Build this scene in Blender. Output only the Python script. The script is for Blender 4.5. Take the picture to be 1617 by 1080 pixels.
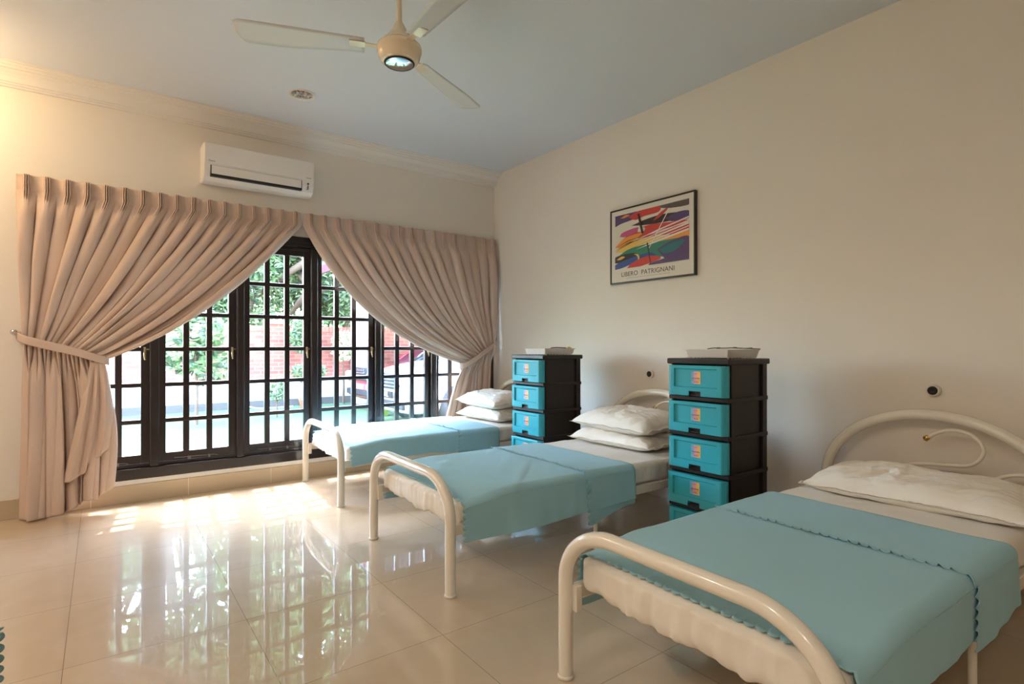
import bpy, bmesh, math, random
from mathutils import Vector, Matrix, noise
PI = math.pi
for o in list(bpy.data.objects): bpy.data.objects.remove(o)
S = bpy.context.scene
COL = S.collection

# ------------------------------------------------------------ camera
cd = bpy.data.cameras.new('camera'); cam = bpy.data.objects.new('camera', cd); COL.objects.link(cam)
cam.location = (0, 0, 1.15); cam.rotation_euler = (PI/2, 0, -math.radians(36.5915))
cd.sensor_width = 36; cd.lens = 873.476/1617*36; cd.shift_y = 6/1617; cd.clip_start = .05; cd.clip_end = 300
S.camera = cam
# ------------------------------------------------------------ colour management
S.view_settings.view_transform = 'Standard'; S.view_settings.look = 'None'
S.view_settings.gamma = 1; S.view_settings.exposure = 0.4
S.view_settings.use_curve_mapping = False
# ------------------------------------------------------------ sky and sun
W = bpy.data.worlds.new('sky'); S.world = W; W.use_nodes = True
nt = W.node_tree; nt.nodes.clear()
sky = nt.nodes.new('ShaderNodeTexSky'); sky.sky_type = 'NISHITA'; sky.sun_disc = False
sky.sun_elevation = math.radians(60); sky.sun_rotation = math.radians(-7); sky.air_density = 1.0; sky.dust_density = 1.3
bg = nt.nodes.new('ShaderNodeBackground'); bg.inputs[1].default_value = 8.2
wo = nt.nodes.new('ShaderNodeOutputWorld')
nt.links.new(sky.outputs[0], bg.inputs[0]); nt.links.new(bg.outputs[0], wo.inputs[0])
sl = bpy.data.lights.new('sun', 'SUN'); sl.energy = 11.0; sl.angle = math.radians(.6); sl.color = (1, .95, .87)
so = bpy.data.objects.new('sun', sl); COL.objects.link(so)
so.location = (3, 15, 12)
so.rotation_euler = Vector((-.1, -1, -1.75)).to_track_quat('-Z', 'Y').to_euler()

# ------------------------------------------------------------ room numbers
XR, YW, ZC, XL, YB = 3.42, 4.93, 2.99, -2.9, -1.9

# ------------------------------------------------------------ helpers
def lin(c):
    c = c/255.0
    return c/12.92 if c <= .04045 else ((c+.055)/1.055)**2.4
def rgb(r, g, b): return (lin(r), lin(g), lin(b), 1)
def link(o): COL.objects.link(o); return o

def mat(name, col, rough=.5, metal=0, spec=.5, noise_amt=0, nscale=6, bump=0, bscale=40, coat=0, coat_r=.03, trans=0, sheen=0, stretch=None):
    m = bpy.data.materials.new(name); m.use_nodes = True
    n = m.node_tree; p = n.nodes['Principled BSDF']
    p.inputs['Base Color'].default_value = col; p.inputs['Roughness'].default_value = rough
    p.inputs['Metallic'].default_value = metal; p.inputs['Specular IOR Level'].default_value = spec
    p.inputs['Coat Weight'].default_value = coat; p.inputs['Coat Roughness'].default_value = coat_r
    if sheen: p.inputs['Sheen Weight'].default_value = sheen
    if noise_amt or bump:
        tc = n.nodes.new('ShaderNodeTexCoord'); mp = n.nodes.new('ShaderNodeMapping')
        n.links.new(tc.outputs['Object'], mp.inputs[0])
        if stretch: mp.inputs['Scale'].default_value = stretch
    if noise_amt:
        t = n.nodes.new('ShaderNodeTexNoise'); t.inputs['Scale'].default_value = nscale; t.inputs['Detail'].default_value = 5
        n.links.new(mp.outputs[0], t.inputs['Vector'])
        mx = n.nodes.new('ShaderNodeMix'); mx.data_type = 'RGBA'
        mx.inputs[6].default_value = tuple(max(0, c*(1-noise_amt)) for c in col[:3])+(1,)
        mx.inputs[7].default_value = tuple(min(1, c*(1+noise_amt)) for c in col[:3])+(1,)
        n.links.new(t.outputs['Fac'], mx.inputs[0]); n.links.new(mx.outputs[2], p.inputs['Base Color'])
    if bump:
        t = n.nodes.new('ShaderNodeTexNoise'); t.inputs['Scale'].default_value = bscale; t.inputs['Detail'].default_value = 4
        n.links.new(mp.outputs[0], t.inputs['Vector'])
        b = n.nodes.new('ShaderNodeBump'); b.inputs['Strength'].default_value = bump; b.inputs['Distance'].default_value = .01
        n.links.new(t.outputs['Fac'], b.inputs['Height']); n.links.new(b.outputs[0], p.inputs['Normal'])
    if trans:
        tr = n.nodes.new('ShaderNodeBsdfTranslucent'); tr.inputs[0].default_value = col
        ms = n.nodes.new('ShaderNodeMixShader'); ms.inputs[0].default_value = trans
        out = n.nodes['Material Output']
        n.links.new(p.outputs[0], ms.inputs[1]); n.links.new(tr.outputs[0], ms.inputs[2]); n.links.new(ms.outputs[0], out.inputs[0])
    return m

def emat(name, col, s):
    m = bpy.data.materials.new(name); m.use_nodes = True
    p = m.node_tree.nodes['Principled BSDF']
    p.inputs['Base Color'].default_value = col
    p.inputs['Emission Color'].default_value = col; p.inputs['Emission Strength'].default_value = s
    return m

class MB:
    """collects shapes, builds ONE mesh object"""
    def __init__(s): s.v = []; s.f = []; s.mi = []; s.sm = []
    def add(s, vs, fs, mi=0, smooth=False):
        b = len(s.v); s.v += [tuple(v) for v in vs]
        for f in fs: s.f.append(tuple(i+b for i in f)); s.mi.append(mi); s.sm.append(smooth)
        return s
    def frombm(s, bm, mi=0, smooth=False, M=None):
        bm.verts.ensure_lookup_table()
        for i, v in enumerate(bm.verts): v.index = i
        vs = [(M @ v.co if M else v.co.copy()) for v in bm.verts]
        s.add(vs, [[v.index for v in f.verts] for f in bm.faces], mi, smooth); bm.free(); return s
    def box(s, lo, hi, bev=0, seg=2, mi=0, M=None, smooth=False):
        lo, hi = Vector(lo), Vector(hi)
        bm = bmesh.new(); bmesh.ops.create_cube(bm, size=1)
        c, d = (lo+hi)/2, hi-lo
        for v in bm.verts: v.co = Vector((v.co.x*d.x, v.co.y*d.y, v.co.z*d.z))+c
        if bev: bmesh.ops.bevel(bm, geom=bm.edges[:], offset=bev, segments=seg, profile=.5, affect='EDGES')
        return s.frombm(bm, mi, smooth, M)
    def tube(s, pts, r, seg=16, mi=0, closed=False, caps=True):
        pts = [Vector(p) for p in pts]; n = len(pts)
        rr = r if isinstance(r, (list, tuple)) else [r]*n
        tan = []
        for i in range(n):
            a = pts[(i-1) % n] if closed else pts[max(i-1, 0)]
            b = pts[(i+1) % n] if closed else pts[min(i+1, n-1)]
            tan.append((b-a).normalized())
        up = Vector((0, 0, 1)) if abs(tan[0].z) < .9 else Vector((1, 0, 0))
        nx = tan[0].cross(up).normalized(); vs = []; fs = []
        for i in range(n):
            nx = (nx-tan[i]*nx.dot(tan[i])).normalized(); ny = tan[i].cross(nx)
            for k in range(seg):
                a = 2*PI*k/seg; vs.append(pts[i]+(nx*math.cos(a)+ny*math.sin(a))*rr[i])
        m = n if closed else n-1
        for i in range(m):
            j = (i+1) % n
            for k in range(seg):
                l = (k+1) % seg; fs.append((i*seg+k, i*seg+l, j*seg+l, j*seg+k))
        s.add(vs, fs, mi, True)
        if caps and not closed:
            s.add(vs[:seg], [list(range(seg))[::-1]], mi); s.add(vs[-seg:], [list(range(seg))], mi)
        return s
    def lathe(s, prof, c=(0, 0, 0), seg=32, mi=0, M=None, smooth=True):
        c = Vector(c); vs = []; fs = []
        for r, z in prof:
            for k in range(seg):
                a = 2*PI*k/seg; p = Vector((r*math.cos(a), r*math.sin(a), z))
                vs.append((M @ p if M else p)+c)
        for i in range(len(prof)-1):
            for k in range(seg):
                l = (k+1) % seg; fs.append((i*seg+k, i*seg+l, (i+1)*seg+l, (i+1)*seg+k))
        return s.add(vs, fs, mi, smooth)
    def grid(s, fn, nu, nv, mi=0, smooth=True, flip=False):
        vs = [fn(i/nu, j/nv) for i in range(nu+1) for j in range(nv+1)]; w = nv+1
        fs = [(i*w+j, (i+1)*w+j, (i+1)*w+j+1, i*w+j+1) for i in range(nu) for j in range(nv)]
        if flip: fs = [f[::-1] for f in fs]
        return s.add(vs, fs, mi, smooth)
    def prism(s, poly, axis, a, b, mi=0):
        """poly: list of 2D points in the two other axes (cyclic order), extruded from a to b"""
        def P(u, v, w):
            return {'x': (w, u, v), 'y': (u, w, v), 'z': (u, v, w)}[axis]
        n = len(poly); vs = [P(u, v, a) for u, v in poly]+[P(u, v, b) for u, v in poly]
        fs = [tuple(range(n)), tuple(range(2*n-1, n-1, -1))]+[(i, i+n, (i+1) % n+n, (i+1) % n) for i in range(n)]
        return s.add(vs, fs, mi)
    def build(s, name, mats, parent=None, loc=None, weld=0):
        me = bpy.data.meshes.new(name); me.from_pydata(s.v, [], s.f)
        if not isinstance(mats, (list, tuple)): mats = [mats]
        for m in mats: me.materials.append(m)
        me.polygons.foreach_set('material_index', s.mi); me.polygons.foreach_set('use_smooth', s.sm)
        if weld:
            bm = bmesh.new(); bm.from_mesh(me); bmesh.ops.remove_doubles(bm, verts=bm.verts, dist=weld)
            bmesh.ops.recalc_face_normals(bm, faces=bm.faces); bm.to_mesh(me); bm.free()
        me.update()
        o = link(bpy.data.objects.new(name, me))
        if loc: o.location = loc
        if parent: o.parent = parent
        return o

def tag(o, label=None, cat=None, group=None, kind=None):
    if label: o['label'] = label
    if cat: o['category'] = cat
    if group: o['group'] = group
    if kind: o['kind'] = kind
    return o
def thing(name, loc, label, cat, group=None, rz=0, kind=None):
    o = link(bpy.data.objects.new(name, None)); o.location = loc; o.rotation_euler = (0, 0, rz); o.empty_display_size = .1
    return tag(o, label, cat, group, kind)
def struct(o): o['kind'] = 'structure'; return o
def fixnormals(o):
    bm = bmesh.new(); bm.from_mesh(o.data); bmesh.ops.recalc_face_normals(bm, faces=bm.faces); bm.to_mesh(o.data); bm.free(); return o
def solid(o, t, off=0):
    m = o.modifiers.new('thickness', 'SOLIDIFY'); m.thickness = t; m.offset = off; return o
def copy_tree(o, parent=None):
    c = o.copy(); COL.objects.link(c); c.parent = parent
    for ch in [k for k in list(bpy.data.objects) if k.parent == o]: copy_tree(ch, c)
    return c
def text_mesh(s, size, M, name, m, parent, spacing=1.0):
    cu = bpy.data.curves.new('lettering', 'FONT'); cu.body = s; cu.size = size; cu.align_x = 'CENTER'; cu.align_y = 'CENTER'
    cu.space_character = spacing; cu.extrude = .0003
    t = bpy.data.objects.new('lettering', cu); COL.objects.link(t)
    bpy.context.view_layer.update()
    dg = bpy.context.evaluated_depsgraph_get()
    me = bpy.data.meshes.new_from_object(t.evaluated_get(dg)); me.transform(M); me.materials.clear(); me.materials.append(m)
    COL.objects.unlink(t); bpy.data.objects.remove(t)
    o = link(bpy.data.objects.new(name, me)); o.parent = parent; return o
def lerp(a, b, t): return a+(b-a)*t
def sst(a, b, x): x = min(1, max(0, (x-a)/(b-a))); return x*x*(3-2*x)
def nz(x, y=0, z=0): return noise.noise(Vector((x, y, z)))
def catmull(P, n=10):
    P = [Vector(p) for p in P]; out = []
    Q = [P[0]*2-P[1]]+P+[P[-1]*2-P[-2]]
    for i in range(1, len(Q)-2):
        for k in range(n):
            t = k/n; a, b, c, d = Q[i-1], Q[i], Q[i+1], Q[i+2]
            out.append(.5*((2*b)+(c-a)*t+(2*a-5*b+4*c-d)*t*t+(3*b-a-3*c+d)*t*t*t))
    out.append(P[-1]); return out

# ------------------------------------------------------------ materials
M_wall = mat('wall_paint', rgb(236, 228, 217), .6, spec=.25, noise_amt=.015, nscale=2, bump=.05, bscale=120)
M_ceil = mat('ceiling_paint', rgb(222, 225, 229), .7, spec=.2, noise_amt=.01)
M_cornice = mat('cornice_plaster', rgb(233, 228, 220), .55, spec=.3)
M_white_strip = mat('white_plinth_paint', rgb(236, 234, 228), .5)
M_wood = mat('dark_window_wood', rgb(30, 20, 22), .28, spec=.5, noise_amt=.35, nscale=9, stretch=(6, 6, .6), coat=.3, coat_r=.15)
M_curtain = mat('curtain_cloth', rgb(214, 190, 174), .8, spec=.15, trans=.05, bump=.15, bscale=700, sheen=.15)
M_metal = mat('cream_painted_steel', rgb(238, 231, 216), .22, spec=.6, coat=.6, coat_r=.08)
M_sheet = mat('white_bed_sheet', rgb(238, 231, 218), .85, spec=.1, bump=.12, bscale=500, sheen=.1)
M_pillow = mat('white_pillowcase_cotton', rgb(240, 232, 218), .85, spec=.1, bump=.1, bscale=400, sheen=.1)
M_teal = mat('teal_coverlet_cloth', rgb(168, 214, 226), .85, spec=.1, noise_amt=.03, nscale=3, bump=.15, bscale=600, trans=.08, sheen=.15)
M_draw = mat('turquoise_plastic', rgb(56, 168, 184), .22, spec=.5, noise_amt=.02)
M_black = mat('black_plastic', rgb(32, 27, 26), .38, spec=.4)
M_clear = mat('frosted_clear_plastic', rgb(246, 242, 236), .2, trans=.3)
M_chrome = mat('chrome', rgb(220, 220, 222), .12, metal=1)
M_brass = mat('polished_brass', rgb(214, 180, 110), .2, metal=1)
M_oldbrass = mat('window_handle_brass', rgb(176, 160, 128), .3, metal=1)
M_stay = mat('window_stay_metal', rgb(118, 112, 106), .35, metal=1)
M_ac = mat('air_conditioner_plastic', rgb(236, 232, 226), .35, spec=.4)
M_dark = mat('dark_slot', rgb(20, 20, 22), .6)
M_fan = mat('cream_fan_enamel', rgb(238, 220, 190), .25, coat=.5)
M_blade = mat('fan_blade_enamel', rgb(214, 214, 210), .3)
M_frame = mat('black_picture_frame', rgb(34, 30, 30), .35)
M_paper = mat('poster_paper', rgb(226, 218, 205), .4)
M_plwhite = mat('white_plastic', rgb(232, 226, 216), .4)
M_ink = mat('lettering_ink', rgb(70, 62, 60), .6)

def floor_material():
    m = bpy.data.materials.new('polished_floor_tiles'); m.use_nodes = True; n = m.node_tree; p = n.nodes['Principled BSDF']
    tc = n.nodes.new('ShaderNodeTexCoord'); mp = n.nodes.new('ShaderNodeMapping'); n.links.new(tc.outputs['Object'], mp.inputs[0])
    mp.inputs['Location'].default_value = (.11, -.13, 0)
    br = n.nodes.new('ShaderNodeTexBrick'); br.offset = 0; br.inputs['Scale'].default_value = 1
    br.inputs['Brick Width'].default_value = .6; br.inputs['Row Height'].default_value = .6
    br.inputs['Mortar Size'].default_value = .0012; br.inputs['Mortar Smooth'].default_value = .1
    br.inputs['Color1'].default_value = rgb(208, 188, 160); br.inputs['Color2'].default_value = rgb(203, 183, 155)
    br.inputs['Mortar'].default_value = rgb(120, 100, 78)
    n.links.new(mp.outputs[0], br.inputs['Vector'])
    t = n.nodes.new('ShaderNodeTexNoise'); t.inputs['Scale'].default_value = 3.2; t.inputs['Detail'].default_value = 8; t.inputs['Distortion'].default_value = 1.6
    n.links.new(mp.outputs[0], t.inputs['Vector'])
    mx = n.nodes.new('ShaderNodeMix'); mx.data_type = 'RGBA'; mx.blend_type = 'MULTIPLY'; mx.inputs[0].default_value = .35
    cr = n.nodes.new('ShaderNodeValToRGB'); cr.color_ramp.elements[0].color = (.72, .66, .58, 1); cr.color_ramp.elements[1].color = (1, 1, 1, 1)
    cr.color_ramp.elements[0].position = .3; cr.color_ramp.elements[1].position = .65
    n.links.new(t.outputs['Fac'], cr.inputs[0]); n.links.new(br.outputs['Color'], mx.inputs[6]); n.links.new(cr.outputs[0], mx.inputs[7])
    n.links.new(mx.outputs[2], p.inputs['Base Color'])
    p.inputs['Roughness'].default_value = .3; p.inputs['Specular IOR Level'].default_value = 1.0
    p.inputs['Coat Weight'].default_value = 1; p.inputs['Coat Roughness'].default_value = .015; p.inputs['Coat IOR'].default_value = 1.55
    b = n.nodes.new('ShaderNodeBump'); b.inputs['Strength'].default_value = .15; b.inputs['Distance'].default_value = .001; b.invert = True
    n.links.new(br.outputs['Fac'], b.inputs['Height']); n.links.new(b.outputs[0], p.inputs['Normal'])
    return m
M_floor = floor_material()
def tile_material(name, w, ox, axis):
    m = bpy.data.materials.new(name); m.use_nodes = True; n = m.node_tree; p = n.nodes['Principled BSDF']
    tc = n.nodes.new('ShaderNodeTexCoord'); sp = n.nodes.new('ShaderNodeSeparateXYZ'); cb = n.nodes.new('ShaderNodeCombineXYZ')
    n.links.new(tc.outputs['Object'], sp.inputs[0]); n.links.new(sp.outputs[axis], cb.inputs[0])
    cb.inputs[1].default_value = .3
    mp = n.nodes.new('ShaderNodeMapping'); mp.inputs['Location'].default_value = (ox, 0, 0); n.links.new(cb.outputs[0], mp.inputs[0])
    br = n.nodes.new('ShaderNodeTexBrick'); br.offset = 0; br.inputs['Scale'].default_value = 1
    br.inputs['Brick Width'].default_value = w; br.inputs['Row Height'].default_value = 2; br.inputs['Mortar Size'].default_value = .0025
    br.inputs['Color1'].default_value = rgb(196, 176, 148); br.inputs['Color2'].default_value = rgb(192, 172, 144); br.inputs['Mortar'].default_value = rgb(228, 214, 192)
    n.links.new(mp.outputs[0], br.inputs['Vector']); n.links.new(br.outputs['Color'], p.inputs['Base Color'])
    p.inputs['Roughness'].default_value = .25
    return m
M_base = tile_material('baseboard_tiles', .6, .06, 0); M_base2 = tile_material('baseboard_tiles_side', .6, .06, 1)
def glass_material():
    m = bpy.data.materials.new('window_glass'); m.use_nodes = True; n = m.node_tree; n.nodes.clear()
    tr = n.nodes.new('ShaderNodeBsdfTransparent'); tr.inputs[0].default_value = (.96, .98, .97, 1)
    gl = n.nodes.new('ShaderNodeBsdfGlossy'); gl.inputs['Roughness'].default_value = .02
    lw = n.nodes.new('ShaderNodeLayerWeight'); lw.inputs[0].default_value = .5
    pw = n.nodes.new('ShaderNodeMath'); pw.operation = 'POWER'; pw.inputs[1].default_value = 5; n.links.new(lw.outputs['Facing'], pw.inputs[0])
    fr = n.nodes.new('ShaderNodeMath'); fr.operation = 'MULTIPLY_ADD'; fr.inputs[1].default_value = .95; fr.inputs[2].default_value = .03; n.links.new(pw.outputs[0], fr.inputs[0])
    ms = n.nodes.new('ShaderNodeMixShader'); out = n.nodes.new('ShaderNodeOutputMaterial')
    n.links.new(fr.outputs[0], ms.inputs[0]); n.links.new(tr.outputs[0], ms.inputs[1]); n.links.new(gl.outputs[0], ms.inputs[2]); n.links.new(ms.outputs[0], out.inputs[0])
    return m
M_glass = glass_material()

# ------------------------------------------------------------ room shell
m = MB(); m.box((XL, YB, -.12), (XR, YW+.12, 0)); struct(m.build('floor', M_floor))
m = MB(); m.box((XL-.15, YB-.15, ZC), (XR+.15, YW+.2, ZC+.15)); struct(m.build('ceiling', M_ceil))
m = MB(); m.box((XR, YB-.15, -.12), (XR+.15, YW+.2, ZC)); struct(m.build('wall_right', M_wall))
m = MB(); m.box((XL-.15, YB-.15, -.12), (XL, YW+.2, ZC)); struct(m.build('wall_left', M_wall))
m = MB(); m.box((XL, YB-.15, -.12), (XR, YB, ZC)); struct(m.build('wall_back', M_wall))
WX0, WX1, WZ0, WZ1 = -.33, 3.405, .165, 2.09
m = MB()
m.box((XL, YW, 0), (WX0, YW+.2, ZC)); m.box((WX1, YW, 0), (XR, YW+.2, ZC))
m.box((WX0, YW, WZ1), (WX1, YW+.2, ZC)); m.box((WX0, YW, -.12), (WX1, YW+.2, WZ0))
struct(m.build('wall_window', M_wall))
# cornice: stepped plaster moulding along the window wall
prof = [(YW, 2.862), (YW-.018, 2.862), (YW-.022, 2.872), (YW-.034, 2.874), (YW-.038, 2.884), (YW-.05, 2.886), (YW-.055, 2.898),
        (YW-.062, 2.915), (YW-.076, 2.932), (YW-.092, 2.944), (YW-.094, 2.951), (YW-.112, 2.955), (YW-.116, 2.966), (YW-.13, 2.97), (YW-.134, 2.982), (YW-.15, 2.984), (YW-.15, ZC), (YW, ZC)]
m = MB(); m.prism([(a, b) for a, b in prof], 'x', XL, XR); o = m.build('trim_1', M_cornice); fixnormals(o); struct(o)
m = MB(); m.box((XL, YW-.012, 0), (XR-.012, YW, .13), .002); struct(m.build('baseboard_window', M_base))
m = MB(); m.box((XR-.012, YB, 0), (XR, YW-.012, .13), .002); struct(m.build('baseboard_right', M_base2))
m = MB(); m.box((XL, YB, 0), (XL+.012, YW-.012, .13), .002); struct(m.build('baseboard_left', M_base2))
m = MB(); m.box((WX0-.02, YW-.006, .131), (WX1, YW, .166), .001); struct(m.build('trim_2', M_white_strip))

# ------------------------------------------------------------ window
win = thing('window_1', (0, 0, 0), 'wide dark wood window of six casements, each split into small panes', 'window', kind='structure')
m = MB()
m.box((WX0, YW-.012, .165), (WX1, YW+.15, .245), .004)            # sill beam
m.box((WX0, YW-.004, .2), (WX1, YW+.0, .206))
m.box((WX0, YW+.03, .245), (WX1, YW+.15, .27), .003)
m.box((WX0, YW-.012, 2.0), (WX1, YW+.12, WZ1), .004)              # head
m.box((WX0, YW-.018, 2.035), (WX1, YW, 2.045), .002); m.box((WX0, YW-.016, 2.015), (WX1, YW, 2.02), .002)
m.box((WX0, YW+.02, 1.975), (WX1, YW+.12, 2.0), .002)
m.box((WX0, YW-.012, .245), (-.24, YW+.12, 2.0), .003); m.box((3.245, YW-.008, .245), (WX1, YW+.12, 2.0), .003)
m.build('window_frame', M_wood, win)
POST = [.32+.591*i for i in range(5)]
for px in POST:
    m = MB(); m.box((px-.03, YW-.008, .245), (px+.03, YW+.12, 2.0), .012, 3)
    m.build('window_post', M_wood, win)
ROWS = [.335, .582, .855, 1.125, 1.395, 1.668, 1.935]
m = MB()
for i in range(6):
    p0 = -.271+.591*i; cx0, cx1 = p0+.0285, p0+.5625
    cas = MB(); y0, y1 = YW+.035, YW+.075
    cas.box((cx0, y0, .272), (p0+.075, y1, 1.978), .003); cas.box((p0+.507, y0, .272), (cx1, y1, 1.978), .003)
    cas.box((p0+.075, y0, .272), (p0+.507, y1, .337), .003); cas.box((p0+.075, y0, 1.927), (p0+.507, y1, 1.978), .003)
    for gx in (p0+.211, p0+.371): cas.box((gx-.022, y0+.004, .33), (gx+.022, y1-.004, 1.93), .005)
    for gz in ROWS[1:-1]: cas.box((p0+.07, y0+.003, gz-.017), (p0+.51, y1-.003, gz+.017), .005)
    casement = cas.build('casement', M_wood, win)
    g = MB(); g.box((p0+.07, YW+.054, .33), (p0+.512, YW+.057, 1.932)); g.build('glass_panes', M_glass, casement)
    # handle on the right stile
    hx = p0+.533
    h = MB(); h.box((hx-.008, y0-.006, 1.085), (hx+.008, y0, 1.14), .002)
    h.tube([(hx, y0-.004, 1.125), (hx, y0-.03, 1.125)], .006, 10)
    h.tube(catmull([(hx, y0-.028, 1.137), (hx, y0-.032, 1.115), (hx-.003, y0-.034, 1.09), (hx-.002, y0-.036, 1.065), (hx, y0-.04, 1.045)], 4), [.0075]*2+[.006]*5+[.008]*6+[.006]*4, 10)
    h.box((hx+.008, y0-.012, 1.118), (hx+.03, y0-.004, 1.128), .001)
    h.build('window_handle', M_oldbrass, casement)
    st = MB(); st.tube([(p0+.13, y0-.012, .292), (p0+.2, y0-.012, .29), (p0+.4, y0-.012, .288), (p0+.42, y0-.014, .284), (p0+.43, y0-.016, .279)], .003, 8)
    st.box((p0+.22, y0-.02, .27), (p0+.24, y0-.004, .294), .002); st.box((p0+.36, y0-.02, .27), (p0+.375, y0-.004, .294), .002)
    st.build('window_stay', M_stay, casement)

# ------------------------------------------------------------ curtains
def curtain(name, label, sgn, xt0, xt1, T0, T1, C0, C1, P1z, B0, B1, hem, N, seed, ylow, nm_under, knob):
    """s=0 is the outer (hook) edge, s=1 the free edge"""
    rnd = random.Random(seed)
    ZT, ZH = 2.285, 2.175
    wob = [rnd.uniform(-.25, .25) for _ in range(N+2)]
    amp = [rnd.uniform(.55, 1.3) for _ in range(N+2)]
    def ridge(ph, p=.75): return abs(math.cos(PI*(ph-.5)))**p if False else abs(math.sin(PI*ph))**p
    def P(s, t):
        ph = s*N
        k = min(int(ph), N-1)
        xt = lerp(xt0, xt1, s)
        # three stretches: heading 0-.08, swag .08-.58, lower .58-1
        if t < .08:
            q = t/.08; z = lerp(ZT, ZH, q)
            d = (ph-math.floor(ph)-.5)*(abs(xt1-xt0)/N)
            pin = math.exp(-(d/.0165)**4)
            y = -.002-.042*pin*(.5+.5*math.cos(2*PI*d/.0115))*lerp(.75, 1, q)
            y += .007*math.cos(2*PI*(ph))*(1-pin)
            y += .01*nz(s*5, q*2, seed)
            return Vector((xt+.003*nz(s*30, q), 4.865+y, z))
        if t < .58:
            q = (t-.08)/.5
            P0 = Vector((xt, 0, ZH)); 
            if s > .8: P0.z += 0
            e = s**1.0
            C = Vector((lerp(C0[0], C1[0], e), 0, lerp(C0[1], C1[1], s)))
            st = s
            T = Vector((lerp(T0[0], T1[0], st), 0, lerp(T0[1], T1[1], st)))
            b = P0*(1-q)**2+C*2*q*(1-q)+T*q*q
            d = (C-P0)*(1-q)+(T-C)*q; d.normalize()
            nrm = Vector((-d.z, 0, d.x))*(-1)     # in-plane normal, pointing across folds
            phw = ph+.5*nz(s*7, q*1.5, seed)*sst(.1, .6, q)
            r = ridge(phw, .62)*.8+.3*ridge(phw*.5+nz(s*3, q, seed+2), .8)*sst(.1, .5, q)
            spread = lerp(abs(xt1-xt0), abs(T1[0]-T0[0])*1.35, q)/N
            A = (lerp(.07, .06, q))*amp[k]*sst(-.02, .16, q)
            A *= 1-.25*sst(.85, 1, q)
            # pinch pleat flowing out below the heading
            dd = (ph-math.floor(ph)-.5)*(abs(xt1-xt0)/N)
            pin = math.exp(-(dd/.0165)**4)*(1-sst(0, .2, q))
            big = .03*nz(s*3.3+seed, q*1.2, 3)*sst(.15, .5, q)
            y = -A*r-.034*pin*(.5+.5*math.cos(2*PI*dd/.0115))*(1-sst(0, .07, q))-.01*pin*(1-sst(.05, .2, q))+.004*nz(s*60, q*8, seed)*q
            over = .35*spread*math.sin(2*PI*ph)*sst(.05, .4, q)*(.5+.5*nz(k*1.7, seed))
            b += nrm*over*sgn
            return Vector((b.x, 4.865+y+big*.6-.012*sst(.6, 1, q), b.z))
        q = (t-.58)/.42
        T = Vector((lerp(T0[0], T1[0], s), 0, lerp(T0[1], T1[1], s)))
        B = Vector((lerp(B0, B1, s), 0, hem(s)))
        b = T.lerp(B, q)
        flare = math.sin(PI*min(1, q*1.0))*.05*s*s*sgn*(1 if nm_under else .3)
        b.x += flare
        n2 = 5.5
        w = sst(0, .22, q)
        k2 = .55*nz(s*2.2, .3, seed)
        phw = ph+.5*nz(s*7, 1.5, seed)
        r1 = ridge(phw, .62)*.8+.3*ridge(phw*.5+nz(s*3, 1, seed+2), .8)
        G = [0, .27, .5, .58, .67, .83, 1.001]; gi = max(i for i in range(6) if s >= G[i]); gf = (s-G[gi])/(G[gi+1]-G[gi])
        r2 = (abs(math.sin(PI*gf))**.55)*[1, .9, .5, .6, 1.1, 1][gi]
        lowA = .088*lerp(1, 1.25, q) if ylow > .5 else .04
        y = -lerp(.06*amp[k]*r1, lowA*r2+.012*ridge(s*n2*2.3+q*.6, .8), w)
        y += .018*nz(s*6, q*2.5, seed+7)*w
        over = .03*math.sin(2*PI*s*n2)*w
        b.x += over*sgn*.6
        return Vector((b.x, 4.865+y-.012*(1-w)+(0 if ylow > .5 else .028*w), b.z))
    root = thing(name, ((xt0+xt1)/2, 4.87, 0), label, 'curtain')
    def ws(a):
        ph = min(a, .999999)*N; k = int(ph); f = ph-k
        w = abs(2*f-1)
        f = .5+.5*(1 if f > .5 else -1)*(.45*w+.55*w**2.4)
        # uneven pleat widths further in
        return (k+f)/N
    m = MB(); m.grid(lambda a, b: P(ws(a), b)-Vector(root.location), N*48, 190, flip=(sgn < 0))
    o = m.build('curtain_cloth', M_curtain, root); solid(o, .0025)
    return root

rl = curtain('curtain', 'beige pinch-pleat curtain swept left and tied back beside the plain left wall', 1,
        -.452, 1.372, (-.415, 1.165), (-.005, 1.045), (-.435, 1.67), (.685, 1.31), 2.2,
        -.435, .075, lambda s: .012+.05*sst(.3, .6, s)+.03*sst(.66, .7, s)+.08*sst(.8, 1, s)-.03*sst(.36, .5, s)*(1-sst(.5, .6, s)), 17, 3, 1.0, True, None)
def cascade(u, v):
    q = v; left = Vector((lerp(-.06, -.21, q), 0, lerp(1.04, .225, q))); right = Vector((.02+.045*math.sin(PI*min(1, q*.8)), 0, lerp(1.03, .44, q)))
    b = left.lerp(right, u); b.z -= .05*math.sin(PI*u)*q*(.4+.6*math.sin(u*7))
    G = [0, .35, .62, 1.001]; gi = max(i for i in range(3) if u >= G[i]); gf = (u-G[gi])/(G[gi+1]-G[gi])
    y = 4.775-.045*abs(math.sin(PI*gf))**.6*sst(0, .3, q)-.01*sst(0, .4, q)+.03*(1-u)*q
    return Vector((b.x+.015*math.sin(2*PI*gf)*q, y, b.z))-Vector(rl.location)
m = MB(); m.grid(cascade, 70, 60); solid(m.build('leading_edge_fold', M_curtain, rl), .003)
rr = curtain('curtain', 'beige pinch-pleat curtain swept right and tied back beside the room corner', -1,
        3.398, 1.388, (3.345, 1.17), (2.975, .965), (3.385, 1.65), (1.86, 1.26), 2.2,
        3.32, 2.68, lambda s: .02+.02*s, 17, 8, 0.0, False, None)

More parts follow.
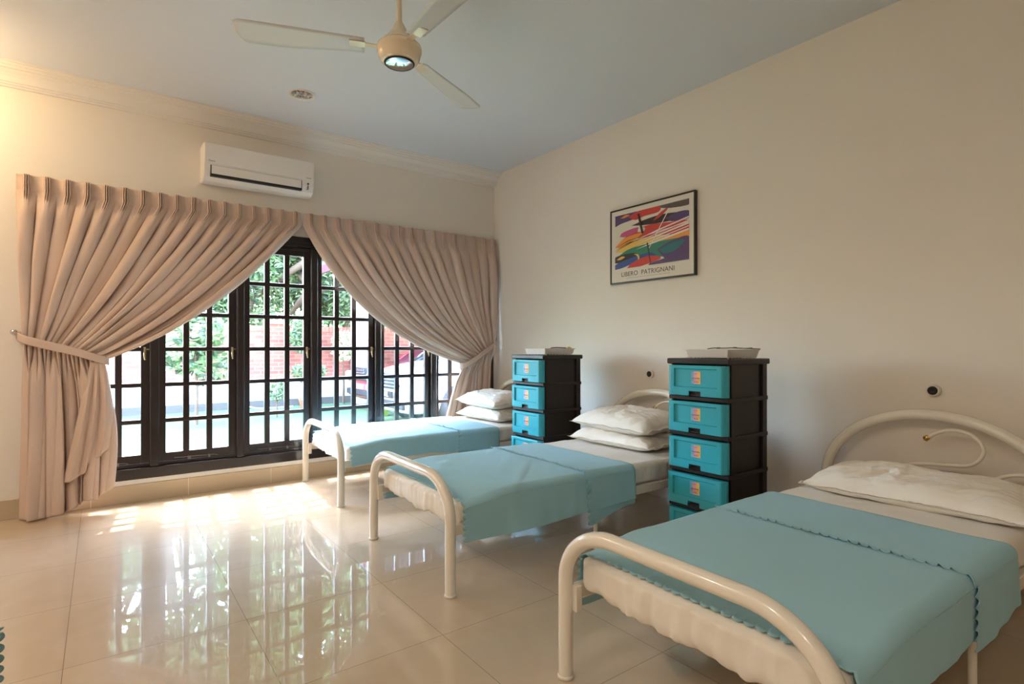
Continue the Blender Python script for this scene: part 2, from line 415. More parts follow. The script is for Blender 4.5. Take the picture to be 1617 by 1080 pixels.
def ribbon(path, h, mname, mt, parent, off):
    pts = catmull(path, 8); m = MB(); n = len(pts)-1
    m.grid(lambda a, b: pts[round(a*n)]+Vector((0, 0, (b-.5)*h+.004*math.sin(a*9)))-off, n, 6)
    o = m.build(mname, mt, parent); solid(o, .004); return o
ribbon([(-.452, 4.9, 1.222), (-.437, 4.84, 1.205), (-.40, 4.775, 1.185), (-.3, 4.757, 1.155), (-.15, 4.752, 1.115), (-.04, 4.755, 1.075), (.03, 4.79, 1.05), (.035, 4.86, 1.045), (-.05, 4.905, 1.08), (-.3, 4.915, 1.16), (-.44, 4.91, 1.22)], .056, 'tieback_band', M_curtain, rl, rl.location)
ribbon([(3.375, 4.9, 1.215), (3.36, 4.83, 1.185), (3.32, 4.795, 1.15), (3.2, 4.778, 1.085), (3.08, 4.775, 1.015), (2.985, 4.785, .965), (2.945, 4.82, .95), (2.95, 4.875, .95), (3.1, 4.905, 1.03), (3.3, 4.915, 1.15), (3.37, 4.91, 1.21)], .056, 'tieback_band', M_curtain, rr, rr.location)
def hook(loc, label):
    t = thing('curtain_hook', loc, label, 'hook')
    R = Matrix.Rotation(PI/2, 3, 'X')
    m = MB(); m.lathe([(0, 0), (.018, 0), (.018, .004), (.01, .008), (.005, .012), (.005, .05)], seg=20, M=R); m.build('base', M_chrome, t)
    m = MB(); m.lathe([(.005, .045), (.01, .05), (.016, .056), (.019, .066), (.017, .078), (.01, .086), (.0, .088)], seg=20, M=R); m.build('knob', M_chrome, t)
    m = MB(); m.tube([(0, -.02, -.012), (.01, -.03, -.03), (.04, -.03, -.038)] if loc[0] < 0 else [(0, -.02, -.012), (-.01, -.03, -.03), (-.02, -.03, -.036)], .0022, 8); m.build('wire_loop', M_chrome, t)
hook((-.462, YW, 1.24), 'small chrome curtain hook on the window wall at the left curtain')
hook((3.385, YW, 1.222), 'small chrome curtain hook in the corner at the right curtain')

# ------------------------------------------------------------ air conditioner
ac = thing('air_conditioner', (1.03, YW, 2.41), 'white split air conditioner mounted high above the left curtain', 'air conditioner')
AW, AH = .41, .285
sec = [(0, .01), (0, AH), (-.17, AH), (-.185, AH-.01), (-.195, .12), (-.19, .075), (-.165, .03), (-.13, .005), (-.05, 0)]
m = MB(); m.prism(sec, 'x', -AW, AW); o = m.build('body', M_ac, ac); fixnormals(o)
bv = o.modifiers.new('soft_edges', 'BEVEL'); bv.width = .008; bv.segments = 3; bv.limit_method = 'ANGLE'
m = MB(); m.box((-AW+.004, -.2, .125), (AW-.004, -.185, AH-.006), .006, 3); m.build('front_panel', M_ac, ac)
m = MB(); m.box((-AW+.045, -.1985, .032), (AW-.1, -.14, .116), .002); m.build('outlet_slot', M_dark, ac)
m = MB()
m.add([(-AW+.052, -.199, .114), (AW-.106, -.199, .114), (AW-.106, -.2, .05), (-AW+.052, -.2, .05), (-AW+.052, -.193, .114), (AW-.106, -.193, .114), (AW-.106, -.194, .05), (-AW+.052, -.194, .05)],
      [(0, 1, 2, 3), (7, 6, 5, 4), (0, 4, 5, 1), (1, 5, 6, 2), (2, 6, 7, 3), (3, 7, 4, 0)])
o = m.build('louvre_flap', M_ac, ac); fixnormals(o)
m = MB(); m.lathe([(0, 0), (.008, 0), (.008, .004), (0, .004)], c=(AW-.05, -.192, .095), M=Matrix.Rotation(PI/2, 3, 'X'), seg=16)
m.box((AW-.053, -.197, .05), (AW-.047, -.19, .083), .001); m.box((AW-.062, -.196, .058), (AW-.056, -.19, .062)); m.box((AW-.066, -.196, .045), (AW-.05, -.19, .048))
m.build('indicator_panel', M_ink, ac)
Rt = Matrix.Rotation(PI/2, 4, 'X')
text_mesh('Daikin', .018, Matrix.Translation((-AW+.055, -.2006, .145)) @ Rt, 'maker_lettering', M_ink, ac)
text_mesh('Inverter', .013, Matrix.Translation((AW-.045, -.2006, .142)) @ Rt, 'badge_lettering', M_ink, ac)

# ------------------------------------------------------------ ceiling fan
fan = thing('ceiling_fan', (1.17, 2.50, ZC), 'cream ceiling fan with three pale blades and a mirrored cap', 'ceiling fan')
m = MB(); m.lathe([(0, 0), (.062, 0), (.064, -.03), (.045, -.07), (.02, -.085), (0, -.085)]); m.build('canopy', M_fan, fan)
m = MB(); m.tube([(0, 0, -.05), (0, 0, -.31)], .0125, 20); m.build('rod', M_fan, fan)
m = MB(); m.lathe([(.013, -.255), (.02, -.268), (.036, -.30), (.06, -.335), (.082, -.355), (.088, -.362), (.088, -.366), (0, -.366)]); m.build('top_cone', M_fan, fan)
m = MB(); m.lathe([(0, -.368), (.094, -.368), (.104, -.376), (.108, -.388), (.108, -.402), (.105, -.404), (.1, -.43), (.09, -.448), (.072, -.458), (0, -.458)], seg=40); m.build('motor_housing', M_fan, fan)
m = MB(); m.lathe([(.07, -.457), (.074, -.46), (.07, -.465), (.066, -.463)], seg=40, mi=0); m.lathe([(.064, -.4635), (.045, -.468), (.02, -.471), (0, -.4715)], seg=40, mi=1)
m.build('mirrored_cap', [M_dark, M_chrome], fan)
def blade():
    m = MB(); n = 26; vs = []; fs = []
    outline = []
    for i in range(n+1):
        u = i/n; x = lerp(.165, .735, u)
        w0 = .052+.03*sst(0, .7, u); w1 = .048+.018*u
        if u > .9: 
            k = (u-.9)/.1; e = math.sqrt(max(0, 1-k*k)); w0 = lerp(w0*.35, w0, e); w1 = lerp(w1*.75, w1, e)
        outline.append((x, w0, w1))
    for zoff in (.002, -.002):
        for x, a, b in outline:
            for j in range(7):
                y = lerp(-a, b, j/6); vs.append((x, y, zoff+.16*y-.8*(y*y)))
    for i in range(n):
        for j in range(6):
            a = i*7+j; fs.append((a, a+7, a+8, a+1)); b = a+7*(n+1); fs.append((b, b+1, b+8, b+7))
    for i in range(n):
        for j, in ((0,), (6,)):
            a = i*7+j; b = a+7*(n+1); fs.append((a, b, b+7, a+7))
    for j in range(6):
        for a in (j, n*7+j): b = a+7*(n+1); fs.append((a, a+1, b+1, b))
    m.add(vs, fs, 0, True); return m
b0 = None
for k, ang in enumerate((29, 158, 271)):
    if b0 is None: o = blade().build('blade', M_blade, fan, weld=.00001); b0 = o
    else: o = link(b0.copy())
    o.parent = fan; o.location = (0, 0, -.39); o.rotation_euler = (0, 0, math.radians(ang))
    a = MB(); a.box((.09, -.016, -.006), (.2, .016, .0), .003); a.box((.16, -.035, -.009), (.235, .03, -.004), .002)
    ar = a.build('blade_arm', M_fan, fan); ar.location = (0, 0, -.386); ar.rotation_euler = (0, 0, math.radians(ang))

# ------------------------------------------------------------ downlight
def downlight(loc, label, lit=False):
    t = thing('downlight', loc, label, 'ceiling light')
    m = MB(); m.lathe([(.078, -.002), (.095, 0), (.095, -.006), (.088, -.009), (.078, -.004), (.072, -.001)], seg=40); m.build('rim', M_plwhite, t)
    m = MB()
    for k in range(8):
        a = k*PI/8; d = Vector((math.cos(a), math.sin(a), 0))*.074
        m.tube([d+Vector((0, 0, -.003)), -d+Vector((0, 0, -.003))], .0018, 6)
    m.lathe([(.036, -.001), (.038, -.005), (.034, -.005)], seg=24)
    m.build('louvre', M_chrome, t)
    m = MB(); m.lathe([(0, -.0005), (.074, -.0015), (.078, -.003)], seg=40); m.build('reflector', M_chrome if not lit else emat('fill_lamp_glow', (1, .72, .42, 1), 14), t)
    for a in range(5):
        m = MB(); m.lathe([(0, -.012), (.006, -.011), (.009, -.006), (.009, -.002)], c=(.045*math.cos(a*1.257), .045*math.sin(a*1.257), 0), seg=10)
        m.build('bulb', M_plwhite, t)
    if lit:  # only the added fill lamps carry a light and a glowing reflector
        L = bpy.data.lights.new('lamp', 'AREA'); L.shape = 'DISK'; L.size = .14; L.energy = lit; L.color = (1, .86, .74)
        lo = link(bpy.data.objects.new('lamp', L)); lo.location = (0, 0, -.02); lo.parent = t
downlight((1.18, 4.17, ZC), 'round recessed downlight with chrome louvre, unlit, ahead of the fan')
WARM_FILL = 17  # power of unseen fill lamps, added to warm the room, shaped as downlights
for dx, dy, lab in ((-1.6, 3.2, 'ahead on the left'), (-1.4, 1.2, 'directly left of the camera'), (-1.2, -.7, 'behind the camera')):
    downlight((dx, dy, ZC), 'added unseen fill lamp shaped as a round recessed ceiling downlight, '+lab, WARM_FILL)
# round opal ceiling lamp, just outside the photo at the upper left
t = thing('ceiling_lamp', (-1.0, 4.45, ZC), 'warm opal globe ceiling lamp beyond the upper left border', 'ceiling light')
m = MB(); m.lathe([(0, 0), (.09, 0), (.09, -.02), (0, -.02)]); m.build('base', M_plwhite, t)
m = MB(); m.lathe([(.085, -.02), (.12, -.04), (.13, -.075), (.11, -.11), (.06, -.135), (0, -.14)]); m.build('lamp_shade', emat('opal_glow', (1, .7, .36, 1), 16), t)
L = bpy.data.lights.new('lamp', 'POINT'); L.energy = 13; L.color = (1, .72, .4); L.shadow_soft_size = .12
lo = link(bpy.data.objects.new('lamp', L)); lo.location = (0, 0, -.3); lo.parent = t

# ------------------------------------------------------------ poster
pic = thing('framed_poster', (XR, 0, 0), 'black framed colourful abstract poster hanging on the right wall', 'picture')
PY0, PY1, PZ0, PZ1 = 2.383, 3.20, 1.655, 2.262
m = MB()
for a, b in (((-.03, PY0, PZ0), (0, PY0+.012, PZ1)), ((-.03, PY1-.012, PZ0), (0, PY1, PZ1)), ((-.03, PY0+.012, PZ0), (0, PY1-.012, PZ0+.012)), ((-.03, PY0+.012, PZ1-.012), (0, PY1-.012, PZ1))):
    m.box(a, b, .002)
m.build('frame', M_frame, pic)
m = MB(); m.box((-.024, PY0+.01, PZ0+.01), (-.001, PY1-.01, PZ1-.01)); m.build('backing_paper', M_paper, pic)
AC = {'purple': (82, 62, 110), 'red': (200, 62, 55), 'pink': (196, 84, 128), 'black': (52, 42, 44), 'cream': (224, 216, 200), 'orange': (232, 150, 60), 'yellow': (232, 190, 92), 'green': (52, 128, 104), 'blue': (52, 84, 150), 'white': (238, 232, 226), 'teal': (40, 110, 118), 'brown': (92, 76, 72)}
names = list(AC); mats_art = [mat('poster_ink_'+k, rgb(*AC[k]), .45) for k in names]
# picture area in unit coordinates, u left->right as seen, v bottom->top
AU0, AU1, AV0, AV1 = PY1-.052, PY0+.052, PZ0+.118, PZ1-.05
def clampuv(p): return (min(1, max(0, p[0])), min(1, max(0, p[1])))
layers = []
def blob(c, pts): layers.append((c, pts))
def smooth_blob(c, pts):
    P = catmull([(x, y, 0) for x, y in pts]+[(pts[0][0], pts[0][1], 0)], 8); layers.append((c, [(p.x, p.y) for p in P[:-1]]))
blob('cream', [(0, 0), (1, 0), (1, 1), (0, 1)])
smooth_blob('purple', [(0, .80), (.1, .84), (.3, .88), (.42, .97), (.3, 1.0), (.1, 1.0), (0, 1.0)])
smooth_blob('brown', [(.55, 1), (.75, .92), (1, .9), (1, 1)])
smooth_blob('red', [(.2, .93), (.3, .85), (.42, .88), (.62, .9), (.62, 1), (.35, 1)])
smooth_blob('black', [(.24, .76), (.45, .82), (.7, .84), (1, .78), (1, .70), (.7, .70), (.45, .72)])
smooth_blob('purple', [(.7, .76), (.85, .82), (1, .8), (1, .68), (.8, .68)])
smooth_blob('red', [(.54, .76), (.62, .86), (.72, .93), (.73, .9), (.63, .8)])
smooth_blob('red', [(.12, .55), (.3, .66), (.5, .71), (.75, .68), (1, .64), (1, .42), (.7, .48), (.4, .5)])
smooth_blob('pink', [(.07, .6), (.12, .67), (.33, .71), (.32, .63), (.16, .58)])
smooth_blob('cream', [(.33, .62), (.35, .69), (.43, .68), (.42, .62)])
smooth_blob('orange', [(0, .42), (.15, .56), (.4, .6), (.3, .5), (.1, .4)])
smooth_blob('yellow', [(0, .33), (.2, .46), (.5, .5), (.7, .44), (.4, .36), (.15, .3)])
smooth_blob('orange', [(.5, .38), (.75, .46), (1, .48), (1, .38), (.75, .37)])
smooth_blob('green', [(0, .2), (.2, .34), (.5, .38), (1, .36), (1, .12), (.6, .12), (.3, .18)])
smooth_blob('black', [(0, .12), (.02, .24), (.28, .26), (.32, .18), (.15, .12)])
smooth_blob('blue', [(0, .0), (.02, .1), (.25, .18), (.5, .22), (.58, .14), (.35, .1), (.12, .02)])
smooth_blob('purple', [(.6, .25), (.75, .34), (1, .38), (1, .02), (.75, .04), (.66, .14)])
smooth_blob('teal', [(.62, .24), (.8, .33), (.95, .33), (.85, .2), (.7, .16)])
smooth_blob('red', [(.16, -.03), (.25, .08), (.45, .16), (.6, .14), (.64, .08), (.45, .02), (.25, -.03)])
smooth_blob('purple', [(.5, .03), (.7, .08), (1, .14), (1, .0), (.7, -.02), (.5, .0)])
smooth_blob('yellow', [(.02, .18), (.1, .23), (.15, .21), (.08, .17)])
smooth_blob('yellow', [(.28, .24), (.34, .22), (.36, .15), (.34, .13), (.33, .19)])
smooth_blob('orange', [(.08, .94), (.16, .98), (.22, .96), (.14, .93)])
for y0, y1, w in ((.50, .70, .012), (.46, .64, .008), (.42, .6, .014), (.37, .55, .008), (.33, .5, .016), (.53, .62, .006)):
    blob('white', [(.3, y0-.02), (.6, (y0+y1)/2-.02-w), (1, y1-w), (1, y1+w), (.6, (y0+y1)/2+w-.02)])
for y0, y1 in ((.44, .52), (.38, .5), (.4, .47)):
    blob('black', [(0, y0-.04), (.2, y0+.05), (.42, y1+.02), (.2, y0+.065)])
blob('black', [(.33, .95), (.36, .95), (.42, .58), (.39, .58)])
blob('white', [(.74, .88), (.75, .87), (.5, .3), (.49, .3)])
blob('black', [(.46, .4), (.48, .4), (.52, .03), (.51, .03)])
m = MB()
for i, (c, pts) in enumerate(layers):
    pts = [clampuv(p) for p in pts]; out = []
    for p in pts:
        if not out or (abs(p[0]-out[-1][0])+abs(p[1]-out[-1][1])) > 1e-4: out.append(p)
    xx = -.0245-.00012*i
    m.add([(xx, lerp(AU0, AU1, u), lerp(AV0, AV1, v)) for u, v in out], [list(range(len(out)))[::-1]], names.index(c))
m.build('print', mats_art, pic)
RX = Matrix.Rotation(-PI/2, 4, 'Z') @ Matrix.Rotation(PI/2, 4, 'X')
text_mesh('LIBERO  PATRIGNANI', .052, Matrix.Translation((-.0248, (PY0+PY1)/2+.03, PZ0+.07)) @ RX, 'poster_lettering', M_ink, pic, 1.05)
m = MB(); m.box((-.0247, PY0+.22, PZ0+.038), (-.0243, PY1-.17, PZ0+.0395)); m.build('underline', M_ink, pic)

# ------------------------------------------------------------ wall sockets (round call points)
def callpoint(y, z, label):
    t = thing('wall_socket', (XR, y, z), label, 'wall socket', 'round sockets on the right wall')
    R = Matrix.Rotation(-PI/2, 3, 'Y')
    m = MB(); m.lathe([(0, 0), (.032, 0), (.032, .012), (.029, .02), (.025, .022), (0, .022)], M=R, seg=28); m.build('base', M_plwhite, t)
    m = MB(); m.lathe([(.022, .020), (.022, .025), (.02, .027), (.01, .032), (.008, .028), (0, .028)], M=R, seg=28); m.build('socket_face', M_black, t)
callpoint(2.80, .932, 'round black-faced wall socket above the middle bed head')
callpoint(.985, .922, 'round black-faced wall socket above the nearest bed head')

# ------------------------------------------------------------ beds
def roundbox(lo, hi, r, nx, ny, nz_, disp=None):
    lo, hi = Vector(lo), Vector(hi); c = (lo+hi)/2; h = (hi-lo)/2; inner = Vector((h.x-r, h.y-r, h.z-min(r, h.z*.98)))
    vs = []; fs = []; idx = {}
    def vert(p):
        k = (round(p.x, 5), round(p.y, 5), round(p.z, 5))
        if k in idx: return idx[k]
        q = Vector([max(-inner[i], min(inner[i], p[i])) for i in range(3)]); d = p-q
        w = q+d.normalized()*r if d.length > 1e-9 else p
        w = w+c
        if disp: w = disp(w, p, h)
        idx[k] = len(vs); vs.append(w); return idx[k]
    def face(fn, a, b, flip):
        g = [[vert(fn(i/a*2-1, j/b*2-1)) for j in range(b+1)] for i in range(a+1)]
        for i in range(a):
            for j in range(b):
                f = (g[i][j], g[i+1][j], g[i+1][j+1], g[i][j+1]); fs.append(f[::-1] if flip else f)
    def T(u, n): return u
    face(lambda u, v: Vector((u*h.x, v*h.y, h.z)), nx, ny, False); face(lambda u, v: Vector((u*h.x, v*h.y, -h.z)), nx, ny, True)
    face(lambda u, v: Vector((u*h.x, -h.y, v*h.z)), nx, nz_, False); face(lambda u, v: Vector((u*h.x, h.y, v*h.z)), nx, nz_, True)
    face(lambda u, v: Vector((h.x, u*h.y, v*h.z)), ny, nz_, False); face(lambda u, v: Vector((-h.x, u*h.y, v*h.z)), ny, nz_, True)
    m = MB(); m.add(vs, fs, 0, True); return m

HX = 3.32
def make_bed(xf, y0, y1, label, foot=True):
    """y0 near side, y1 far side, xf foot post centre"""
    t = thing('single_bed', ((xf+HX)/2, (y0+y1)/2, 0), label, 'bed')
    off = Vector(t.location); O = lambda *p: Vector(p)-off
    if foot:
        pts = []; a0, a1 = .225, .185; zt = .53
        pts += [O(xf, y0, .0), O(xf, y0, .2), O(xf, y0, zt-a1-.03)]
        for k in range(15):
            a = PI/2*k/14; pts.append(O(xf, y0+a0*(1-math.cos(a))**1.0, zt-a1+a1*math.sin(a)))
        for k in range(15):
            a = PI/2*(1-k/14); pts.append(O(xf, y1-a0*(1-math.cos(a)), zt-a1+a1*math.sin(a)))
        pts += [O(xf, y1, zt-a1-.03), O(xf, y1, .2), O(xf, y1, 0)]
        m = MB(); m.tube(pts, .0255, 24); m.build('foot_frame', M_metal, t)
        for y in (y0, y1):
            m = MB(); m.lathe([(0, 0), (.028, 0), (.0285, .008), (.0265, .013), (0, .013)], c=O(xf, y, 0), seg=24); m.build('foot_cap', M_plwhite, t)
            yy = y+(.03 if y == y0 else -.03)
            m = MB(); m.box(O(xf+.012, yy-.012, .235), O(xf+.04, yy+.012, .325), .003); m.build('bracket', M_metal, t)
    else:
        for y in (y0+.04, y1-.04):
            m = MB(); m.tube([O(xf+.5, y, 0), O(xf+.5, y, .3)], .02, 16); m.build('leg', M_metal, t)
    # head arch
    h0, h1 = y0-.02, min(y1+.08, 4.85); yc = (h0+h1)/2; hw = (h1-h0)/2; pts = [O(HX, h0, 0), O(HX, h0, .2), O(HX, h0, .4)]
    for k in range(1, 40):
        a = PI*k/40; pts.append(O(HX, yc-hw*math.cos(a), .42+.385*math.sin(a)))
    pts += [O(HX, h1, .4), O(HX, h1, .2), O(HX, h1, 0)]
    m = MB(); m.tube(pts, .027, 24); m.build('head_frame', M_metal, t)
    m = MB(); m.tube([O(HX, y0+.02, .36), O(HX, y1-.02, .36)], .012, 12); m.build('head_crossbar', M_metal, t)
    yc = (y0+y1)/2
    for dy, dz in ((.01, .01), (-.237, -.162)):
        q = [(.98, .684), (.95, .706), (.905, .726), (.86, .73), (.81, .716), (.775, .68), (.765, .64), (.785, .595), (.83, .566), (.9, .557), (.98, .55), (1.07, .532), (1.14, .5), (1.18, .45), (1.2, .37)]
        q = [(a+dy-.95+yc, b+dz) for a, b in q]
        if dy: q = [p for p in q if p[1] > .33]
        q = [(max(y0+.02, min(y1-.02, a)), b) for a, b in q]
        m = MB(); m.tube(catmull([O(HX, a, b) for a, b in q], 6), .0095, 12); sc = m.build('scroll_bar', M_metal, t)
        e = O(HX, q[0][0], q[0][1]); d = (O(HX, q[0][0], q[0][1])-O(HX, q[1][0], q[1][1])).normalized()
        m = MB(); m.tube([e-d*.004, e, e+d*.004, e+d*.02, e+d*.024], [.0095, .013, .0135, .014, .007], 14); m.build('brass_finial', M_brass, sc)
    for y in (y0+.012, y1-.012):
        m = MB(); m.box(O(xf+.0, y-.012, .272), O(HX, y+.012, .322), .003); m.box(O(xf+.03, min(y, y+.02*(1 if y < yc else -1)), .272), O(HX-.03, max(y, y+.02*(1 if y < yc else -1)), .276), .001); m.build('side_rail', M_metal, t)
    m = MB(); m.box(O(xf+.1, y0+.02, .305), O(HX-.03, y1-.02, .32)); m.build('deck_panel', M_plwhite, t)
    for y in (y0+.03, y1-.03):
        m = MB(); m.tube([O(2.24, y, 0), O(2.24, y, .3)], .0125, 14); m.build('middle_leg', M_metal, t)
    return t

ZT = .447
def foot_dip(x, xf): return -.032*(1-sst(.05, .36, x-xf))
def make_mattress(xf, y0, y1, label, seed):
    c = Vector(((xf+HX)/2, (y0+y1)/2, .32))
    def disp(w, p, h):
        side = max(abs(p.x)/h.x, abs(p.y)/h.y)
        k = 1-abs(p.z)/h.z
        n1 = nz(w.x*9+seed, w.y*9, w.z*4); n2 = nz((w.x+w.y)*28+seed, w.z*5, seed)
        d = .005*n1+.008*n2*(1 if side > .97 else .15)
        out = Vector((w.x-c.x, w.y-c.y, 0));
        if side > .97: out.normalize(); w = w+out*d*1.3
        else: w.z += d
        if p.x < -h.x*.99 and p.z < 0:     # cloth sagging under the foot end
            w.z -= (.034+.02*nz(w.y*7, seed)+.008*nz(w.y*23, seed))*min(1, -p.z/h.z)*(.6+.4*math.sin((w.y-y0)*PI/(y1-y0))); w.x += (.018*nz(w.y*16, w.z*3, seed)+.006*nz(w.y*45, w.z*6, seed))*min(1, -p.z/h.z)
        w.z += foot_dip(w.x, xf)*lerp(.2, 1, (p.z/h.z+1)/2)
        return w
    m = roundbox((xf+.05, y0+.012, .322), (HX-.04, y1-.012, ZT), .034, 200, 100, 16, disp)
    m.v = [tuple(Vector(v)-c) for v in m.v]
    o = m.build('mattress', M_sheet, loc=tuple(c)); tag(o, label, 'mattress', None); return o

def make_coverlet(x0, xs, xh, y0, y1, hemn, hemf, flapn, label, seed, amp=1.0, clip_far=None):
    x0 += .012
    rnd = random.Random(seed)
    W2 = y1-y0; R = .03
    Ltop = W2-2*R; La = PI/2*R
    def section(v, hn, hf, lift):
        """arc-length position from near hem to far hem -> (y, z, side depth 0..1, normal)"""
        Ln = ZT+lift-R-hn; Lf = ZT+lift-R-hf
        tot = Ln+La+Ltop+La+Lf; s = v*tot
        if s < Ln: return y0-lift-.004, hn+s, (Ln-s), Vector((0, -1, 0)), s
        if s < Ln+La:
            a = (s-Ln)/R; return y0+R-(R+lift+.004)*math.cos(a), ZT-R+(R+lift)*math.sin(a), 0, Vector((0, -math.cos(a), math.sin(a))), s
        if s < Ln+La+Ltop: return y0+R+(s-Ln-La), ZT+lift, 0, Vector((0, 0, 1)), s
        if s < Ln+2*La+Ltop:
            a = (s-Ln-La-Ltop)/R; return y1-R+(R+lift+.004)*math.sin(a), ZT-R+(R+lift)*math.cos(a), 0, Vector((0, math.sin(a), math.cos(a))), s
        return y1+lift+.004, ZT+lift-R-(s-Ln-2*La-Ltop), (s-Ln-2*La-Ltop), Vector((0, 1, 0)), s
    c = Vector(((x0+xh)/2, (y0+y1)/2, ZT)); PITCH = .033
    def layer(xa, xb, hn, hf, lift, scal_foot, curl, seed2, head_close):
        def fn(u, v):
            x = lerp(xa, xb, u)
            hnn = hn(x); hff = hf(x)
            y, z, dep, nr, s = section(v, hnn, hff, lift)
            sc = math.sqrt(max(0, 1-(2*((s/PITCH) % 1)-1)**2)); ks = int(s/PITCH)
            ed = 1-sst(0, .06, (x-xa))
            if scal_foot:
                x -= .022*sc*(1-sst(0, .03, lerp(xa, xb, u)-xa))
                cu = curl*(.5+1.1*abs(nz(ks*3.7, seed2)))*(1.7*((s/PITCH) % 1)**1.3)*(1-sst(0, .022, lerp(xa, xb, u)-xa))*sc
            else: cu = 0
            x += .014*nz(s*2.2, seed2)*(1-u)+.012*nz(s*3, seed2+4)*u
            if dep > 0: x += .02*dep*(nz(seed2, s*.1)-.2)
            w = .0035*nz(x*3+seed2, y*3, z*3)+.0022*nz(x*9, y*9, seed2)*amp
            w += .011*max(0, nz(x*2.4+y*1.6+seed2, (x-y)*7, 1.3)-.18)*amp
            if dep > 0:
                w += dep*(.10*nz(x*3.1, seed2, dep*1.5)+.05)+.012*nz(x*14+seed2, dep*2)*dep*5*.5
            w = max(w, -.002)
            hc = 0
            if head_close: hc = -(lift-.002)*sst(.93, 1, u)
            return Vector((x, y, z+foot_dip(x, x0-.087)*sst(.2, .42, z)))+nr*(w+cu+.003+hc)-c
        return fn
    m = MB(); hn0 = lambda x: hemn+.016*math.sin(x*3+seed)+.008*nz(x*6, seed); hf0 = lambda x: hemf+.012*nz(x*4, seed+3)
    m.grid(layer(x0, xh, hn0, hf0, .003, True, .005, seed, False), 110, 640)
    root = m.build('coverlet', M_teal, loc=tuple(c)); solid(root, .002)
    tag(root, label, 'coverlet')
    m = MB(); hn1 = lambda x: flapn+(hemn-flapn-.015)*sst(xs, xh, x)+.006*nz(x*8, seed+5); hf1 = lambda x: hemf-.02+.03*sst(xs, xh, x)
    m.grid(layer(xs, xh+.004, hn1, hf1, .006, True, .016, seed+11, True), 50, 640)
    fl = m.build('turned_back_flap', M_teal, root); solid(fl, .002)
    return root

def make_pillow(cx, cy, cz, lx, ly, h, rz, tilt, label, group, seed, squash=0, open_end=True):
    """lx along x (bed length), ly along y (bed width)"""
    def fn(sgn):
        def f(u, v):
            a, b = u*2-1, v*2-1
            ins = 1.045
            pa, pb = min(1, abs(a)*ins), min(1, abs(b)*ins)
            env = max(0, (1-pa**2.7))**.48*max(0, (1-pb**3.8))**.44
            x = a*lx/2*(1-.07*(1-abs(b)**2)*0+.0)-.05*lx*a*(1-pb**2)*(1-abs(a))*0
            pinch = 1-.075*(abs(b)**1.5)*0-.06*(1-b*b)*(abs(a)**6)*0
            # sides bow inward between the corners
            x = a*lx/2*(1-.08*(1-b*b)**1.0*abs(a)**3)
            y = b*ly/2*(1-.05*(1-a*a)*abs(b)**3)
            n = nz(a*2.2+seed, b*2.2, sgn*.3)*.16+abs(nz(a*5+seed, b*3.4, 2))*.12
            n -= .26*max(0, nz(a*3.1+b*6.2+seed, b*1.8-a*1.2, 5))*1.4
            n += .10*abs(nz(a*7+b*3+seed, b*9-a*4, 8))-.05*sst(.5, .9, abs(b))*abs(nz(a*12+seed, b*5, 2))*3
            z = env*h/2*(1+n)
            edge = max(abs(a), abs(b))
            z0 = .006*nz(a*4+seed*2, b*4, 7)*2.2*sst(.75, 1, edge)
            if sgn < 0: z = z*(.62)
            return Vector((x, y, sgn*(z+.0012)+z0))
        return f
    c = Vector((cx, cy, cz))
    R = Matrix.Rotation(rz, 3, 'Z') @ Matrix.Rotation(tilt, 3, 'Y')
    m = MB()
    f1, f2 = fn(1), fn(-1)
    m.grid(lambda u, v: R @ f1(u, v), 90, 130); m.grid(lambda u, v: R @ f2(u, v), 90, 130, flip=True)
    o = m.build('pillow', M_pillow, loc=tuple(c), weld=.0028)
    tag(o, label, 'pillow', group); return o

B1, B2, B3 = (1.385, 3.885, 4.805), (1.295, 2.185, 3.12), (1.285, .51, 1.41)
make_bed(*B1, 'cream tubular single bed directly below the window')
make_bed(*B2, 'cream tubular single bed in the middle, between the two drawer towers')
make_bed(*B3, 'cream tubular single bed nearest the camera, below the scroll headboard')
make_mattress(*B1, 'mattress in a white fitted sheet on the bed below the window', 1)
make_mattress(*B2, 'mattress in a white fitted sheet on the middle bed', 5)
make_mattress(*B3, 'mattress in a white fitted sheet on the nearest bed', 9)
make_coverlet(B1[0]+.075, 2.36, 2.75, B1[1]+.005, B1[2]-.005, .29, .30, .27, 'pale teal scalloped coverlet over the bed below the window', 2, .6)
make_coverlet(B2[0]+.075, 2.15, 2.52, B2[1]+.005, B2[2]-.005, .245, .22, .175, 'pale teal scalloped coverlet over the middle bed', 6, 1.2)
make_coverlet(B3[0]+.075, 2.13, 2.57, B3[1]+.005, B3[2]-.005, .275, .22, .225, 'pale teal scalloped coverlet over the nearest bed', 11, .4)
PZ = ZT+.003
make_pillow(3.02, 4.37, PZ+.05, .44, .70, .15, .05, -.02, 'white pillow, lower of the stack on the bed below the window', 'white pillows on the beds', 1)
make_pillow(3.04, 4.40, PZ+.175, .46, .76, .18, -.05, -.05, 'white pillow, topmost of the stack on the bed below the window', 'white pillows on the beds', 2)
make_pillow(2.98, 2.67, PZ+.05, .46, .74, .145, .06, -.02, 'white pillow, lower of the stack on the middle bed', 'white pillows on the beds', 3)
make_pillow(3.0, 2.66, PZ+.165, .50, .74, .175, -.03, -.06, 'white pillow, topmost of the stack on the middle bed', 'white pillows on the beds', 4)
make_pillow(2.98, .93, PZ+.045, .47, .86, .165, .06, -.05, 'single white pillow lying on the nearest bed', 'white pillows on the beds', 5)

